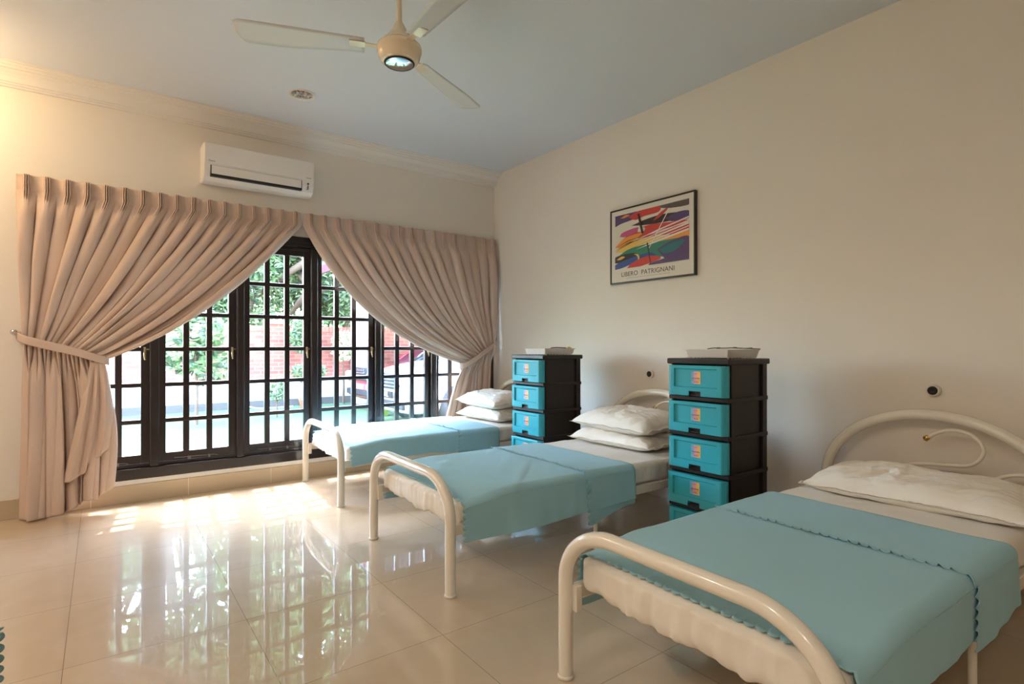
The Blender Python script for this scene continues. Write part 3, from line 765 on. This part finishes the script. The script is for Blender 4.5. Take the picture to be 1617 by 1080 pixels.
# each bed stands a touch askew, turned with all that lies on it
for o in [k for k in bpy.data.objects if k.parent is None and k.name.split('.')[0] in ('single_bed', 'mattress', 'coverlet', 'pillow')]:
    yc = min(((B[1]+B[2])/2 for B in (B1, B2, B3)), key=lambda q: abs(q-o.location.y))
    pv = Vector((2.3, yc, 0)); Rz = Matrix.Rotation(math.radians(-1.2), 3, 'Z')
    o.location = pv+Rz @ (o.location-pv); o.rotation_euler.z -= math.radians(1.2)

# fourth bed: only the scalloped corner of its coverlet shows at the left border
def mirror_x(objs, xm):
    for o in objs:
        o.rotation_euler = (0, 0, PI); o.location.x = 2*xm-o.location.x
B4 = (1.30, 0, .92)
bed4 = make_bed(B4[0], 0, .92, 'cream bed without footboard just beyond the left border', foot=False)
mt4 = make_mattress(B4[0], 0, .92, 'white mattress on the bed beyond the left border', 14)
cv4 = make_coverlet(1.30, 2.1, 2.5, .005, .915, .26, .26, .24, 'teal scalloped coverlet whose edge peeks in at the left border', 17, .4)
for o in (bed4, mt4, cv4):
    o.rotation_euler = (0, 0, PI); o.location.x = 1.085-o.location.x; o.location.y = 1.95-.46
    
# ------------------------------------------------------------ drawer towers
def sticker_material():
    m = bpy.data.materials.new('drawer_sticker'); m.use_nodes = True; n = m.node_tree; p = n.nodes['Principled BSDF']
    tc = n.nodes.new('ShaderNodeTexCoord'); sp = n.nodes.new('ShaderNodeSeparateXYZ'); n.links.new(tc.outputs['Object'], sp.inputs[0])
    mr = n.nodes.new('ShaderNodeMapRange'); mr.inputs[1].default_value = .032; mr.inputs[2].default_value = -.032
    n.links.new(sp.outputs[1], mr.inputs[0])
    cr = n.nodes.new('ShaderNodeValToRGB'); cr.color_ramp.interpolation = 'LINEAR'
    e = cr.color_ramp.elements; e[0].position = 0; e[0].color = rgb(108, 168, 190); e[1].position = 1; e[1].color = rgb(238, 190, 96)
    for pos, c in ((.28, rgb(130, 170, 196)), (.34, rgb(226, 160, 176)), (.6, rgb(228, 164, 160)), (.72, rgb(236, 184, 100))):
        x = e.new(pos); x.color = c
    n.links.new(mr.outputs[0], cr.inputs[0]); n.links.new(cr.outputs[0], p.inputs['Base Color']); p.inputs['Roughness'].default_value = .35
    return m
M_stick = sticker_material()
TW, TD, TH = .388, .403, .206
def make_tower(label):
    t = thing('drawer_tower', (0, 0, 0), label, 'drawer unit')
    NT = 5; z00 = .028
    # carcass: posts, rails, inset side panels
    m = MB()
    for k in range(NT+1):
        z = z00+k*TH
        if k < NT: m.box((.004, -TW/2, z-.012), (TD, TW/2, z+.012), .004)
    for k in range(NT):
        z = z00+k*TH
        for sy in (-1, 1):
            ys = sy*(TW/2-.014)
            m.box((.02, min(ys, ys-sy*.006), z+.01), (TD-.02, max(ys, ys-sy*.006), z+TH-.01))
            m.box((.03, sy*TW/2-(.006 if sy > 0 else 0), z+.01), (.075, sy*TW/2+(.006 if sy < 0 else 0), z+TH-.01), .001)
            m.box((TD-.055, sy*TW/2-(.012 if sy > 0 else 0), z+.01), (TD-.012, sy*TW/2+(.012 if sy < 0 else 0), z+TH-.01), .001)
        m.box((TD-.014, -TW/2+.006, z-.005), (TD-.006, TW/2-.006, z+TH+.002))
    m.build('carcass', M_black, t)
    m = MB(); zt = z00+NT*TH; m.box((-.006, -TW/2-.008, zt-.012), (TD+.008, TW/2+.008, zt+.02), .007, 3); m.build('lid', M_black, t)
    for sx in (.05, TD-.05):
        for sy in (-1, 1):
            m = MB(); m.lathe([(0, 0), (.02, 0), (.02, .014), (.014, .02), (0, .02)], c=(sx, sy*(TW/2-.05), 0), seg=16); m.build('foot', M_black, t)
    for k in range(NT):
        z = z00+k*TH+.016; h = TH-.034; w = TW-.012
        pull = {3: -.002, 1: -.01}.get(k, 0)
        m = MB()
        # bowed front: profile in (y): rounded ends turning back, built as grid with recessed panel and a notch at the bottom middle
        fr = -.022
        def front(y, zz):
            a = abs(y)/(w/2)
            x = fr+.028*max(0, (a-.86)/.14)**2
            return x
        ys = [-w/2*q for q in (1, .99, .98, .965, .95, .93, .91, .885, .86)]+[-w/2*.80, -w/2*.74, -w/2*.725, -.038, -.0379, .0379, .038, w/2*.725, w/2*.74, w/2*.80]+[w/2*q for q in (.86, .885, .91, .93, .95, .965, .98, .99, 1)]
        zs = [0, .003, .028, .0281, .048, .052, h-.024, h-.018, h-.003, h]
        def dep(y, zz):
            inside = abs(y) < w/2*.73 and .05 < zz < h-.02
            return .011 if inside else 0
        V = {}; vs = []; fs = []
        for i, y in enumerate(ys):
            for j, zz in enumerate(zs):
                V[i, j] = len(vs); vs.append((front(y, zz)+dep(y, zz)+(.002 if zz in (0, h) else 0), y, z+zz))
        for i in range(len(ys)-1):
            for j in range(len(zs)-1):
                ym = (ys[i]+ys[i+1])/2; zm = (zs[j]+zs[j+1])/2
                if abs(ym) < .0379 and zm < .028: continue
                fs.append((V[i, j], V[i, j+1], V[i+1, j+1], V[i+1, j]))
        m.add(vs, fs, 0)
        m.box((.016, -w/2+.02, z+.004), (TD-.03, w/2-.02, z+.01)); 
        m.box((-.012, -w/2+.004, z+h-.005), (.02, w/2-.004, z+h-.001)); m.box((-.012, -w/2+.004, z+.001), (.02, -.05, z+.005)); m.box((-.012, .05, z+.001), (.02, w/2-.004, z+.005))
        for sy in (-1, 1): m.box((.0, sy*(w/2-.002)-.002, z+.001), (.022, sy*(w/2-.002)+.002, z+h-.001))
        m.box((.004, -w/2+.01, z+.03), (.008, w/2-.01, z+h-.004))
        d = m.build('drawer', M_draw, t); d.location.x = pull
        hb = MB(); hb.box((-.012, -.0385, z+.0), (.0, .0385, z+.006), .001); hb.box((.0, -.0385, z), (.003, .0385, z+.03)); hb.box((-.019, -.0385, z+.0215), (-.004, .0385, z+.0275), .001)
        hb.build('handle', M_black, d)
        s = MB(); s.box((-.0004, -.031, -.035), (0, .031, .035)); st = s.build('sticker', M_stick, d); st.location = (fr+.0106, .0, z+h*.60)
        # small dark text lines and dots on the sticker
        x = fr+.0100; zc = z+h*.60; g = MB()
        for q in (.006, -.004, -.014): g.lathe([(0, 0), (.0032, 0)], c=(x, q, zc-.024), M=Matrix.Rotation(-PI/2, 3, 'Y'), seg=10)
        g.box((x-.0001, -.031, zc-.0162), (x, .034, zc-.0152))
        g.tube([(x, .004, zc+.016), (x, .008, zc+.022), (x, .002, zc+.024), (x, -.004, zc+.021), (x, -.008, zc+.024), (x, -.014, zc+.023)], .0007, 5)
        g.build('sticker_marks', M_ink, d)
        text_mesh('DRAWER', .0125, Matrix.Translation((x-.0002, .0, zc-.0045)) @ RX, 'sticker_lettering', M_ink, d)
    return t
t1 = make_tower('five-drawer turquoise and black plastic tower between the window bed and the middle bed')
t1.location = (2.70, 3.435, 0)
t2 = copy_tree(t1); t2.location = (2.685, 1.875, 0)
tag(t2, 'five-drawer turquoise and black plastic tower between the middle bed and the nearest bed')
for t in (t1, t2): t['group'] = 'drawer towers between the beds'
TOP = .028+5*TH+.02

def make_tray(x, y, lx, ly, label):
    t = thing('plastic_basket', (x, y, TOP), label, 'basket', 'clear baskets on the drawer towers')
    h = .05
    m = MB(); m.box((-lx/2+.01, -ly/2+.01, .006), (lx/2-.01, ly/2-.01, .009))
    for ax, s, L, o in (('x', -1, lx, ly), ('x', 1, lx, ly)):
        m.add([(-lx/2+.01, s*(ly/2-.01), .006), (lx/2-.01, s*(ly/2-.01), .006), (lx/2, s*ly/2, h), (-lx/2, s*ly/2, h)], [(0, 1, 2, 3)])
    for s in (-1, 1):
        m.add([(s*(lx/2-.01), -ly/2+.01, .006), (s*(lx/2-.01), ly/2-.01, .006), (s*lx/2, ly/2, h), (s*lx/2, -ly/2, h)], [(0, 1, 2, 3)])
    o = m.build('tray_body', M_clear, t); solid(o, .002)
    m = MB()
    for s in (-1, 1):
        m.box((-lx/2-.006, s*(ly/2+.001)-.005, h-.003), (lx/2+.006, s*(ly/2+.001)+.005, h+.001), .001)
        m.box((s*(lx/2+.001)-.005, -ly/2, h-.003), (s*(lx/2+.001)+.005, ly/2, h+.001), .001)
    m.build('tray_rim', M_clear, t)
    m = MB()
    for i in range(9):
        for s in (-1, 1): m.box((-lx/2+.02+i*(lx-.05)/8, s*(ly/2-.012)-.004, 0), (-lx/2+.028+i*(lx-.05)/8, s*(ly/2-.012)+.004, .008))
    m.build('tray_foot', M_clear, t)
    return t
make_tray(2.92, 3.42, .31, .25, 'clear plastic basket on top of the drawer tower nearer the window')
make_tray(2.91, 1.86, .32, .27, 'clear plastic basket on top of the drawer tower nearer the camera')
M_yellow = mat('yellow_plastic', rgb(214, 180, 60), .4); M_strap = mat('grey_strap', rgb(120, 108, 96), .7)
m = MB(); m.tube([(0, 0, 0), (.02, 0, .001), (.035, -.01, -.006)], .011, 12); o = m.build('yellow_clip', M_yellow, loc=(3.07, 3.375, TOP+.053)); tag(o, 'small yellow plastic clip at the back of the basket nearer the window', 'clip')
m = MB(); m.tube(catmull([(-.06, .02, 0), (-.02, .01, .004), (.03, 0, .003), (.08, -.01, 0)], 5), .0045, 8); o = m.build('cable_strap', M_strap, loc=(3.0, 3.41, TOP+.054)); tag(o, 'thin dark strap lying across the basket nearer the window', 'strap')
m = MB(); m.tube(catmull([(-.1, .08, 0), (-.05, .07, .005), (0, .03, .004), (.04, .0, .006), (.1, -.05, .002), (.14, -.11, .0)], 6), .003, 8)
m.tube(catmull([(.0, -.0, .006), (.03, -.06, .003), (.1, -.08, .006), (.12, -.04, .004)], 6), .0025, 8)
for q in ((-.03, .055, .004), (.045, -.005, .006)): m.box(Vector(q)-Vector((.012, .006, .004)), Vector(q)+Vector((.012, .006, .005)), .002)
o = m.build('cable_bundle', M_strap, loc=(2.97, 1.85, TOP+.054)); tag(o, 'tangled thin cord with small clips lying over the basket nearer the camera', 'cord')

# ============================================================ garden outside
GZ = -.15
M_lawn = mat('lawn_grass', rgb(64, 90, 56), .9, noise_amt=.12, nscale=1.5, bump=.5, bscale=60)
M_conc = mat('driveway_concrete', rgb(150, 148, 144), .85, noise_amt=.06, nscale=2)
M_kerb = mat('grey_kerb', rgb(84, 78, 74), .85, noise_amt=.05)
M_render = mat('white_render', rgb(218, 220, 222), .8)
M_leaf1 = mat('leaf_light', rgb(136, 156, 108), .5, noise_amt=.25, nscale=3, trans=.45)
M_leaf2 = mat('leaf_mid', rgb(100, 124, 82), .5, noise_amt=.3, nscale=3, trans=.35)
M_leaf3 = mat('leaf_dark', rgb(64, 80, 56), .5, noise_amt=.3, nscale=3, trans=.25)
M_bark = mat('tree_bark', rgb(92, 74, 60), .9, noise_amt=.4, nscale=5, bump=.6, bscale=12)
M_flower = mat('cream_flowers', rgb(236, 214, 180), .6, trans=.3)
M_carw = mat('white_car_paint', rgb(186, 189, 192), .2, coat=1)
M_carr = mat('red_car_paint', rgb(150, 30, 40), .22, coat=1)
M_tyre = mat('tyre_rubber', rgb(34, 34, 38), .7)
M_carglass = mat('car_window_glass', rgb(40, 48, 54), .05, spec=.8)
M_lens = mat('headlight_lens', rgb(196, 206, 212), .08, spec=.8)
M_bucket = mat('lime_plastic', rgb(206, 226, 116), .4)
M_terra = mat('terracotta', rgb(176, 92, 66), .8)
M_roof = mat('carport_roof_metal', rgb(92, 104, 120), .5)
M_fascia = mat('maroon_fascia', rgb(98, 52, 60), .5)
m = MB(); m.box((-12, YW+.25, GZ-.3), (26, 40, GZ-.02)); o = m.build('ground', M_conc); struct(o)
m = MB(); m.box((-12, YW+.6, GZ-.02), (4.6, 12.55, GZ), .0); o = m.build('lawn', M_lawn); struct(o)
m = MB(); m.box((4.6, YW+.25, GZ-.02), (26, 12.7, GZ-.005)); o = m.build('driveway', M_conc); struct(o)
m = MB(); m.box((-12, YW+.2, GZ-.3), (26, YW+.6, 0.02)); o = m.build('trim_3', M_conc); struct(o)
def brick_material(name, sw, sh, zoff=0):
    m = bpy.data.materials.new(name); m.use_nodes = True; n = m.node_tree; p = n.nodes['Principled BSDF']
    tc = n.nodes.new('ShaderNodeTexCoord'); sp = n.nodes.new('ShaderNodeSeparateXYZ'); cb = n.nodes.new('ShaderNodeCombineXYZ'); n.links.new(tc.outputs['Object'], sp.inputs[0])
    ad = n.nodes.new('ShaderNodeMath'); ad.operation = 'ADD'; n.links.new(sp.outputs[0], ad.inputs[0]); n.links.new(sp.outputs[1], ad.inputs[1])
    n.links.new(ad.outputs[0], cb.inputs[0]); n.links.new(sp.outputs[2], cb.inputs[1])
    br = n.nodes.new('ShaderNodeTexBrick'); br.inputs['Scale'].default_value = 1; br.inputs['Brick Width'].default_value = sw; br.inputs['Row Height'].default_value = sh
    br.inputs['Mortar Size'].default_value = .008; br.inputs['Bias'].default_value = -.1
    br.inputs['Color1'].default_value = rgb(158, 86, 68); br.inputs['Color2'].default_value = rgb(124, 64, 52); br.inputs['Mortar'].default_value = rgb(136, 106, 94)
    n.links.new(cb.outputs[0], br.inputs['Vector']); n.links.new(br.outputs['Color'], p.inputs['Base Color']); p.inputs['Roughness'].default_value = .9
    return m
M_brick = brick_material('red_brickwork', .24, .085); M_cap = brick_material('brick_soldier_course', .085, .5)
gw = thing('garden_wall', (0, 12.8, GZ), 'red brick garden wall on a white painted plinth beyond the lawn', 'wall')
D = -GZ
m = MB(); m.box((-10, 0, .43+D), (16, .22, 1.47+D)); m.build('brickwork', M_brick, gw)
m = MB(); m.box((-10, -.02, 1.47+D), (16, .24, 1.585+D)); m.build('coping', M_cap, gw)
m = MB(); m.box((-10, -.25, .0+D), (16, .2, .43+D)); m.build('white_plinth', M_render, gw)
m = MB(); m.box((-10, -.35, 0), (16, .2, .0+D)); m.build('kerb', M_kerb, gw)
for px_ in (-2.6, 3.07, 8.7):
    m = MB(); m.box((px_-.17, -.1, .43+D), (px_+.17, .3, 1.62+D)); m.box((px_-.2, -.13, 1.62+D), (px_+.2, .33, 1.72+D)); m.build('brick_pillar', M_brick, gw)
# tap and hose on the plinth
t = thing('garden_tap', (2.36, 12.53, .3), 'small outdoor tap with a white hose on the garden wall plinth', 'tap')
m = MB(); m.tube([(0, 0, 0), (0, -.06, 0), (0, -.09, -.05)], .02, 10); m.lathe([(0, .02), (.03, .02), (.03, .04), (0, .04)], c=(0, -.05, 0), seg=12); m.build('tap_body', M_black, t)
m = MB(); m.tube(catmull([(0, -.1, -.05), (-.03, -.12, -.2), (.02, -.14, -.36), (.2, -.3, -.43), (.5, -.4, -.43), (.9, -.35, -.435)], 6), .014, 8); m.build('hose', M_plwhite, t)

def leaves(m, c, R, n, size, rnd, mi=None, shell=.35):
    c = Vector(c); nm = 3
    for _ in range(n):
        while True:
            d = Vector((rnd.uniform(-1, 1), rnd.uniform(-1, 1), rnd.uniform(-1, 1)))
            if d.length < 1: break
        if d.length < shell: d = d.normalized()*rnd.uniform(shell, 1)
        p = c+Vector((d.x*R[0], d.y*R[1], d.z*R[2]))
        a = Vector((rnd.gauss(0, 1), rnd.gauss(0, 1), rnd.gauss(0, .7))).normalized(); b = a.orthogonal().normalized()
        if rnd.random() < .5: b = a.cross(b)
        s = size*rnd.uniform(.6, 1.3)
        n3 = a.cross(b)*s*.12
        MI_ = rnd.randrange(nm) if mi is None else mi
        m.add([p-a*s, p+b*s*.36-a*s*.4+n3, p+b*s*.34+a*s*.3+n3, p+a*s, p-b*s*.34+a*s*.3+n3, p-b*s*.36-a*s*.4+n3], [(0, 1, 2, 3), (0, 3, 4, 5)], MI_)
LM = [M_leaf1, M_leaf2, M_leaf3]
def tree(name, loc, h, crowns, n, size, seed, label, cat='tree', group=None, tr=.16, lean=(0, 0), mats=LM):
    rnd = random.Random(seed); t = thing(name, loc, label, cat, group)
    m = MB(); top = Vector((lean[0], lean[1], h))
    P = catmull([(0, 0, -.05), (lean[0]*.3+tr*.4, lean[1]*.3, h*.35), (lean[0]*.6-tr*.3, lean[1]*.6, h*.7), tuple(top)], 6)
    m.tube(P, [lerp(tr, tr*.35, i/(len(P)-1)) for i in range(len(P))], 10)
    for c, R in crowns:
        st = P[int(len(P)*rnd.uniform(.45, .8))]; c = Vector(c)
        Q = catmull([st, st.lerp(c, .5)+Vector((rnd.uniform(-.1, .1), 0, rnd.uniform(0, .2)))*h*.2, c], 5)
        m.tube(Q, [lerp(tr*.4, tr*.1, i/(len(Q)-1)) for i in range(len(Q))], 8)
    m.build('trunk', M_bark, t)
    m = MB(); tot = sum(R[0]*R[1]*R[2] for c, R in crowns)
    for c, R in crowns:
        low = c[2] < h*1.1 or n < 3000
        leaves(m, c, R, int(n*(R[0]*R[1]*R[2]/tot if n < 3000 else (.075 if low else .055))), size if low else size*1.7, rnd)
    m.build('foliage', mats, t); return t
TG = 'trees beyond the garden wall'
tr_specs = [(-.6, 15.2, 4.2, 21, 'broad leafy tree beyond the garden wall, furthest left'), (1.2, 15.0, 4.2, 27, 'leafy tree beyond the garden wall, second from the left'), (2.6, 14.6, 4.0, 22, 'leafy tree beyond the garden wall left of the brick pillar'),
            (3.9, 15.4, 4.6, 23, 'tree with a thick dark leaning trunk beyond the brick pillar'), (5.3, 14.9, 4.2, 24, 'leafy tree beyond the garden wall right of the leaning trunk'),
            (7.4, 15.5, 4.2, 25, 'leafy tree beyond the garden wall behind the white pillar'), (10.2, 15.5, 4.0, 26, 'leafy tree beyond the garden wall, furthest right')]
for x, y, h, sd, lab in tr_specs:
    r = random.Random(sd); cr = []
    for k in range(10): cr.append(((r.uniform(-1.7, 1.7), r.uniform(-.5, .5), r.uniform(1.1, 2.1)*h), (r.uniform(1.0, 1.5), r.uniform(.6, 1), r.uniform(.8, 1.3))))
    for k in range(6): cr.append(((r.uniform(-1.3, 1.3), r.uniform(-.6, .6), r.uniform(.45, 1.05)*h), (r.uniform(.6, 1), r.uniform(.5, .8), r.uniform(.5, .9))))
    cr.append(((0, 0, h*.4), (1.5, .6, .8)))
    if sd == 23: y = 13.7; cr = [((a, b+1.7, c), q) for (a, b, c), q in cr]
    tree('tree', (x, y, GZ), h, cr, 14000, .08, sd, lab, group=TG, tr=.2 if sd != 23 else .26, lean=(.5 if sd == 23 else .1, 0))
SG = 'shrubs along the garden wall'
tree('shrub', (1.25, 10.4, GZ), 1.5, [((.0, 0, 1.55), (.45, .35, .4)), ((.25, .1, 1.0), (.4, .3, .4)), ((-.2, 0, 1.15), (.35, .3, .35))], 520, .095, 31, 'tall light green large-leaved shrub on thin stems at the left of the lawn', 'shrub', tr=.03)
tree('shrub', (2.55, 10.6, GZ), .5, [((0, 0, .5), (.16, .16, .22))], 220, .045, 32, 'small thin shrub on the lawn edge right of the tap', 'shrub', tr=.02)
tree('shrub', (3.3, 11.2, GZ+.18), .5, [((0, 0, .62), (.36, .3, .17)), ((.05, 0, .38), (.2, .2, .12))], 900, .04, 33, 'clipped small-leaved shrub in a terracotta pot by the lawn edge', 'shrub', tr=.035)
o = MB().lathe([(0, 0), (.13, 0), (.19, .24), (.2, .26), (.17, .26), (.15, .2), (0, .2)], seg=20).build('plant_pot', M_terra, loc=(3.3, 11.2, GZ)); tag(o, 'terracotta pot holding the clipped shrub on the lawn edge', 'pot')
tree('shrub', (3.5, 12.2, GZ), 1.4, [((0, 0, 1.5), (.32, .22, .4))], 800, .05, 34, 'rounded pale green shrub standing before the wall beside the brick pillar', 'shrub', tr=.03)
tree('shrub', (4.35, 12.2, GZ), 1.2, [((0, 0, 1.3), (.28, .22, .38))], 500, .05, 35, 'cream-flowering shrub against the garden wall left of the white pillar', 'shrub', tr=.03, mats=[M_leaf1, M_flower, M_flower])
o = MB().lathe([(0, 0), (.1, 0), (.135, .3), (.142, .3), (.142, .315), (.13, .315), (.1, .02), (0, .02)], seg=24)
bk = thing('bucket', (4.2, 9.7, GZ), 'lime green plastic bucket standing on the driveway edge', 'bucket'); o.build('bucket_body', M_bucket, bk)
m = MB(); m.tube([(.14*math.cos(a*PI/10), .03, .3+.14*math.sin(a*PI/10)) for a in range(11)], .005, 6); m.build('bucket_handle', M_chrome, bk)
# carport
cp = thing('carport', (4.84, 12.2, GZ), 'carport with a white pillar and metal roof at the right of the garden', 'carport')
m = MB(); m.box((-.2, -.2, 0), (.2, .2, 2.95)); m.build('pillar', M_render, cp)
m = MB(); m.box((-.9, -4, 3.05), (8, .4, 3.12)); 
for k in range(17): m.box((-.9+k*.5, -4, 3.12), (-.84+k*.5, .4, 3.16))
m.build('roof', M_roof, cp)
m = MB(); m.box((-.95, -4.05, 2.9), (8, -3.98, 3.07)); m.box((-.95, -4.05, 2.9), (-.88, .45, 3.07)); m.build('fascia', M_fascia, cp)

def loft(sections, mi=0):
    n = len(sections[0]); vs = [p for s in sections for p in s]; fs = []
    for i in range(len(sections)-1):
        for k in range(n):
            l = (k+1) % n; fs.append((i*n+k, (i+1)*n+k, (i+1)*n+l, i*n+l))
    fs.append(tuple(range(n))); fs.append(tuple(range((len(sections)-1)*n, len(sections)*n))[::-1])
    return vs, fs
def make_car(name, loc, paint, label, suv=True, plate=None):
    """front faces -x, origin at ground, front bumper at x=0"""
    t = thing(name, loc, label, 'car')
    Lc, Wd = 4.6, 1.8
    # (x, top z, half width at belt, half width low, bottom z)
    hd = [(0, .62, .62, .64, .3), (.04, .8, .74, .76, .24), (.12, .9, .82, .84, .2), (.35, .98, .87, .89, .2), (.9, 1.05, .89, .9, .2), (1.25, 1.1, .89, .9, .2), (2.5, 1.1, .9, .9, .2), (3.9, 1.1, .88, .9, .2), (4.4, 1.05, .84, .86, .24), (4.6, .9, .74, .78, .34)]
    if not suv: hd = [(x, z*.86, a, b, c) for x, z, a, b, c in hd]
    secs = []
    for x, zt, wb, wl, zb in hd:
        s = []
        prof = [(-.72, 0, 1), (-.93, .08, 1), (-1, .35, 1), (-1, .65, 0), (-.97, .85, 0), (-.86, .96, 0), (-.6, 1, 0), (0, 1.015, 0)]
        pts = [(a*(wl if e else wb), zb+(zt-zb)*b) for a, b, e in prof]
        pts += [(-a, b) for a, b in pts[-2::-1]]
        secs.append([(x, a, b) for a, b in pts])
    vs, fs = loft(secs); m = MB(); m.add(vs, fs, 0, True); o = m.build('body', paint, t); fixnormals(o)
    sb = o.modifiers.new('round', 'SUBSURF'); sb.levels = sb.render_levels = 2
    zb = 1.08 if suv else .93; zr = 1.75 if suv else 1.42
    secs = []
    for x, z, w in ((1.2, zb, .8), (1.75, zr-.1, .68), (2.1, zr, .66), (3.4, zr, .66), (3.95, zr-.15, .66), (4.35, zb, .78)):
        secs.append([(x, -w, z), (x, -w*1.0, max(zb-.02, z-.03)), (x, -.86, zb-.03), (x, .86, zb-.03), (x, w, max(zb-.02, z-.03)), (x, w, z)])
    vs, fs = loft(secs); m = MB(); m.add(vs, fs, 0, True); o = m.build('cabin_glass', M_carglass, t); fixnormals(o)
    m = MB(); m.box((1.95, -.67, zr-.02), (3.7, .67, zr+.03), .02, 3)
    for s in (-1, 1):
        m.tube([(1.2, s*.84, zb), (1.78, s*.69, zr-.06), (2.1, s*.67, zr)], .03, 8); m.tube([(2.6, s*.86, zb), (2.6, s*.67, zr)], .035, 8)
    m.build('roof', paint, t)
    R = Matrix.Rotation(PI/2, 3, 'X')
    for wx in (.85, 3.7):
        for s in (-1, 1):
            m = MB(); m.lathe([(.0, -.1), (.3, -.1), (.345, -.08), (.355, 0), (.345, .08), (.3, .1), (0, .1)], M=R, seg=32, c=(0, 0, 0)); w = m.build('wheel', M_tyre, t); w.location = (wx, s*.82, .355)
            m = MB(); m.lathe([(.2, -.104), (.21, -.115), (.19, -.108), (.04, -.112), (0, -.12)], M=R, seg=24)
            for k in range(5):
                a = k*2*PI/5; m.tube([(.03*math.cos(a), s*.112, .03*math.sin(a)), (.19*math.cos(a), s*.108, .19*math.sin(a))], .022, 8)
            m.build('wheel_rim', M_chrome, w)
            m = MB(); m.lathe([(.37, -.1), (.43, -.11), (.44, -.1), (.38, -.06)], M=R, seg=32); 
            a = m.build('wheel_arch', M_tyre, t); a.location = (wx, s*.86, .37); a.scale = (1, 1, 1)
            if s > 0: a.rotation_euler = (0, 0, PI)
    for s in (-1, 1):
        m = MB(); m.box((-.0, s*.58-.2, .66), (.3, s*.58+.2, .86), .05, 4)
        h_ = m.build('headlight', M_lens, t); h_.scale = (1, 1, 1 if suv else .9)
        m = MB(); m.box((1.35, s*.93-.09, zb-.02), (1.5, s*.93+.09, zb+.14), .03, 3); m.build('wing_mirror', paint, t)
    m = MB(); 
    for k in range(4): m.box((-.03, -.36, .64+.055*k), (.1, .36, .665+.055*k), .005)
    m.build('grille', M_chrome, t)
    m = MB(); m.box((-.012, -.42, .6), (.1, .42, .86), .02); m.box((-.03, -.6, .3), (.1, .6, .42), .02); m.build('intake', M_tyre, t)
    if plate:
        m = MB(); m.box((-.05, -.26, .46), (-.03, .26, .57), .004); pl = m.build('number_plate', M_black, t)
        text_mesh(plate, .11, Matrix.Translation((-.052, 0, .515)) @ Matrix.Rotation(-PI/2, 4, 'Z') @ Matrix.Rotation(PI/2, 4, 'X'), 'plate_lettering', M_render, pl)
    return t
make_car('car', (3.75, 8.45, GZ), M_carw, 'white car with chrome grille parked facing left outside the window', True, 'E 70L')
make_car('car', (4.2, 10.9, GZ), M_carr, 'dark red car parked behind the white car by the garden wall', False)
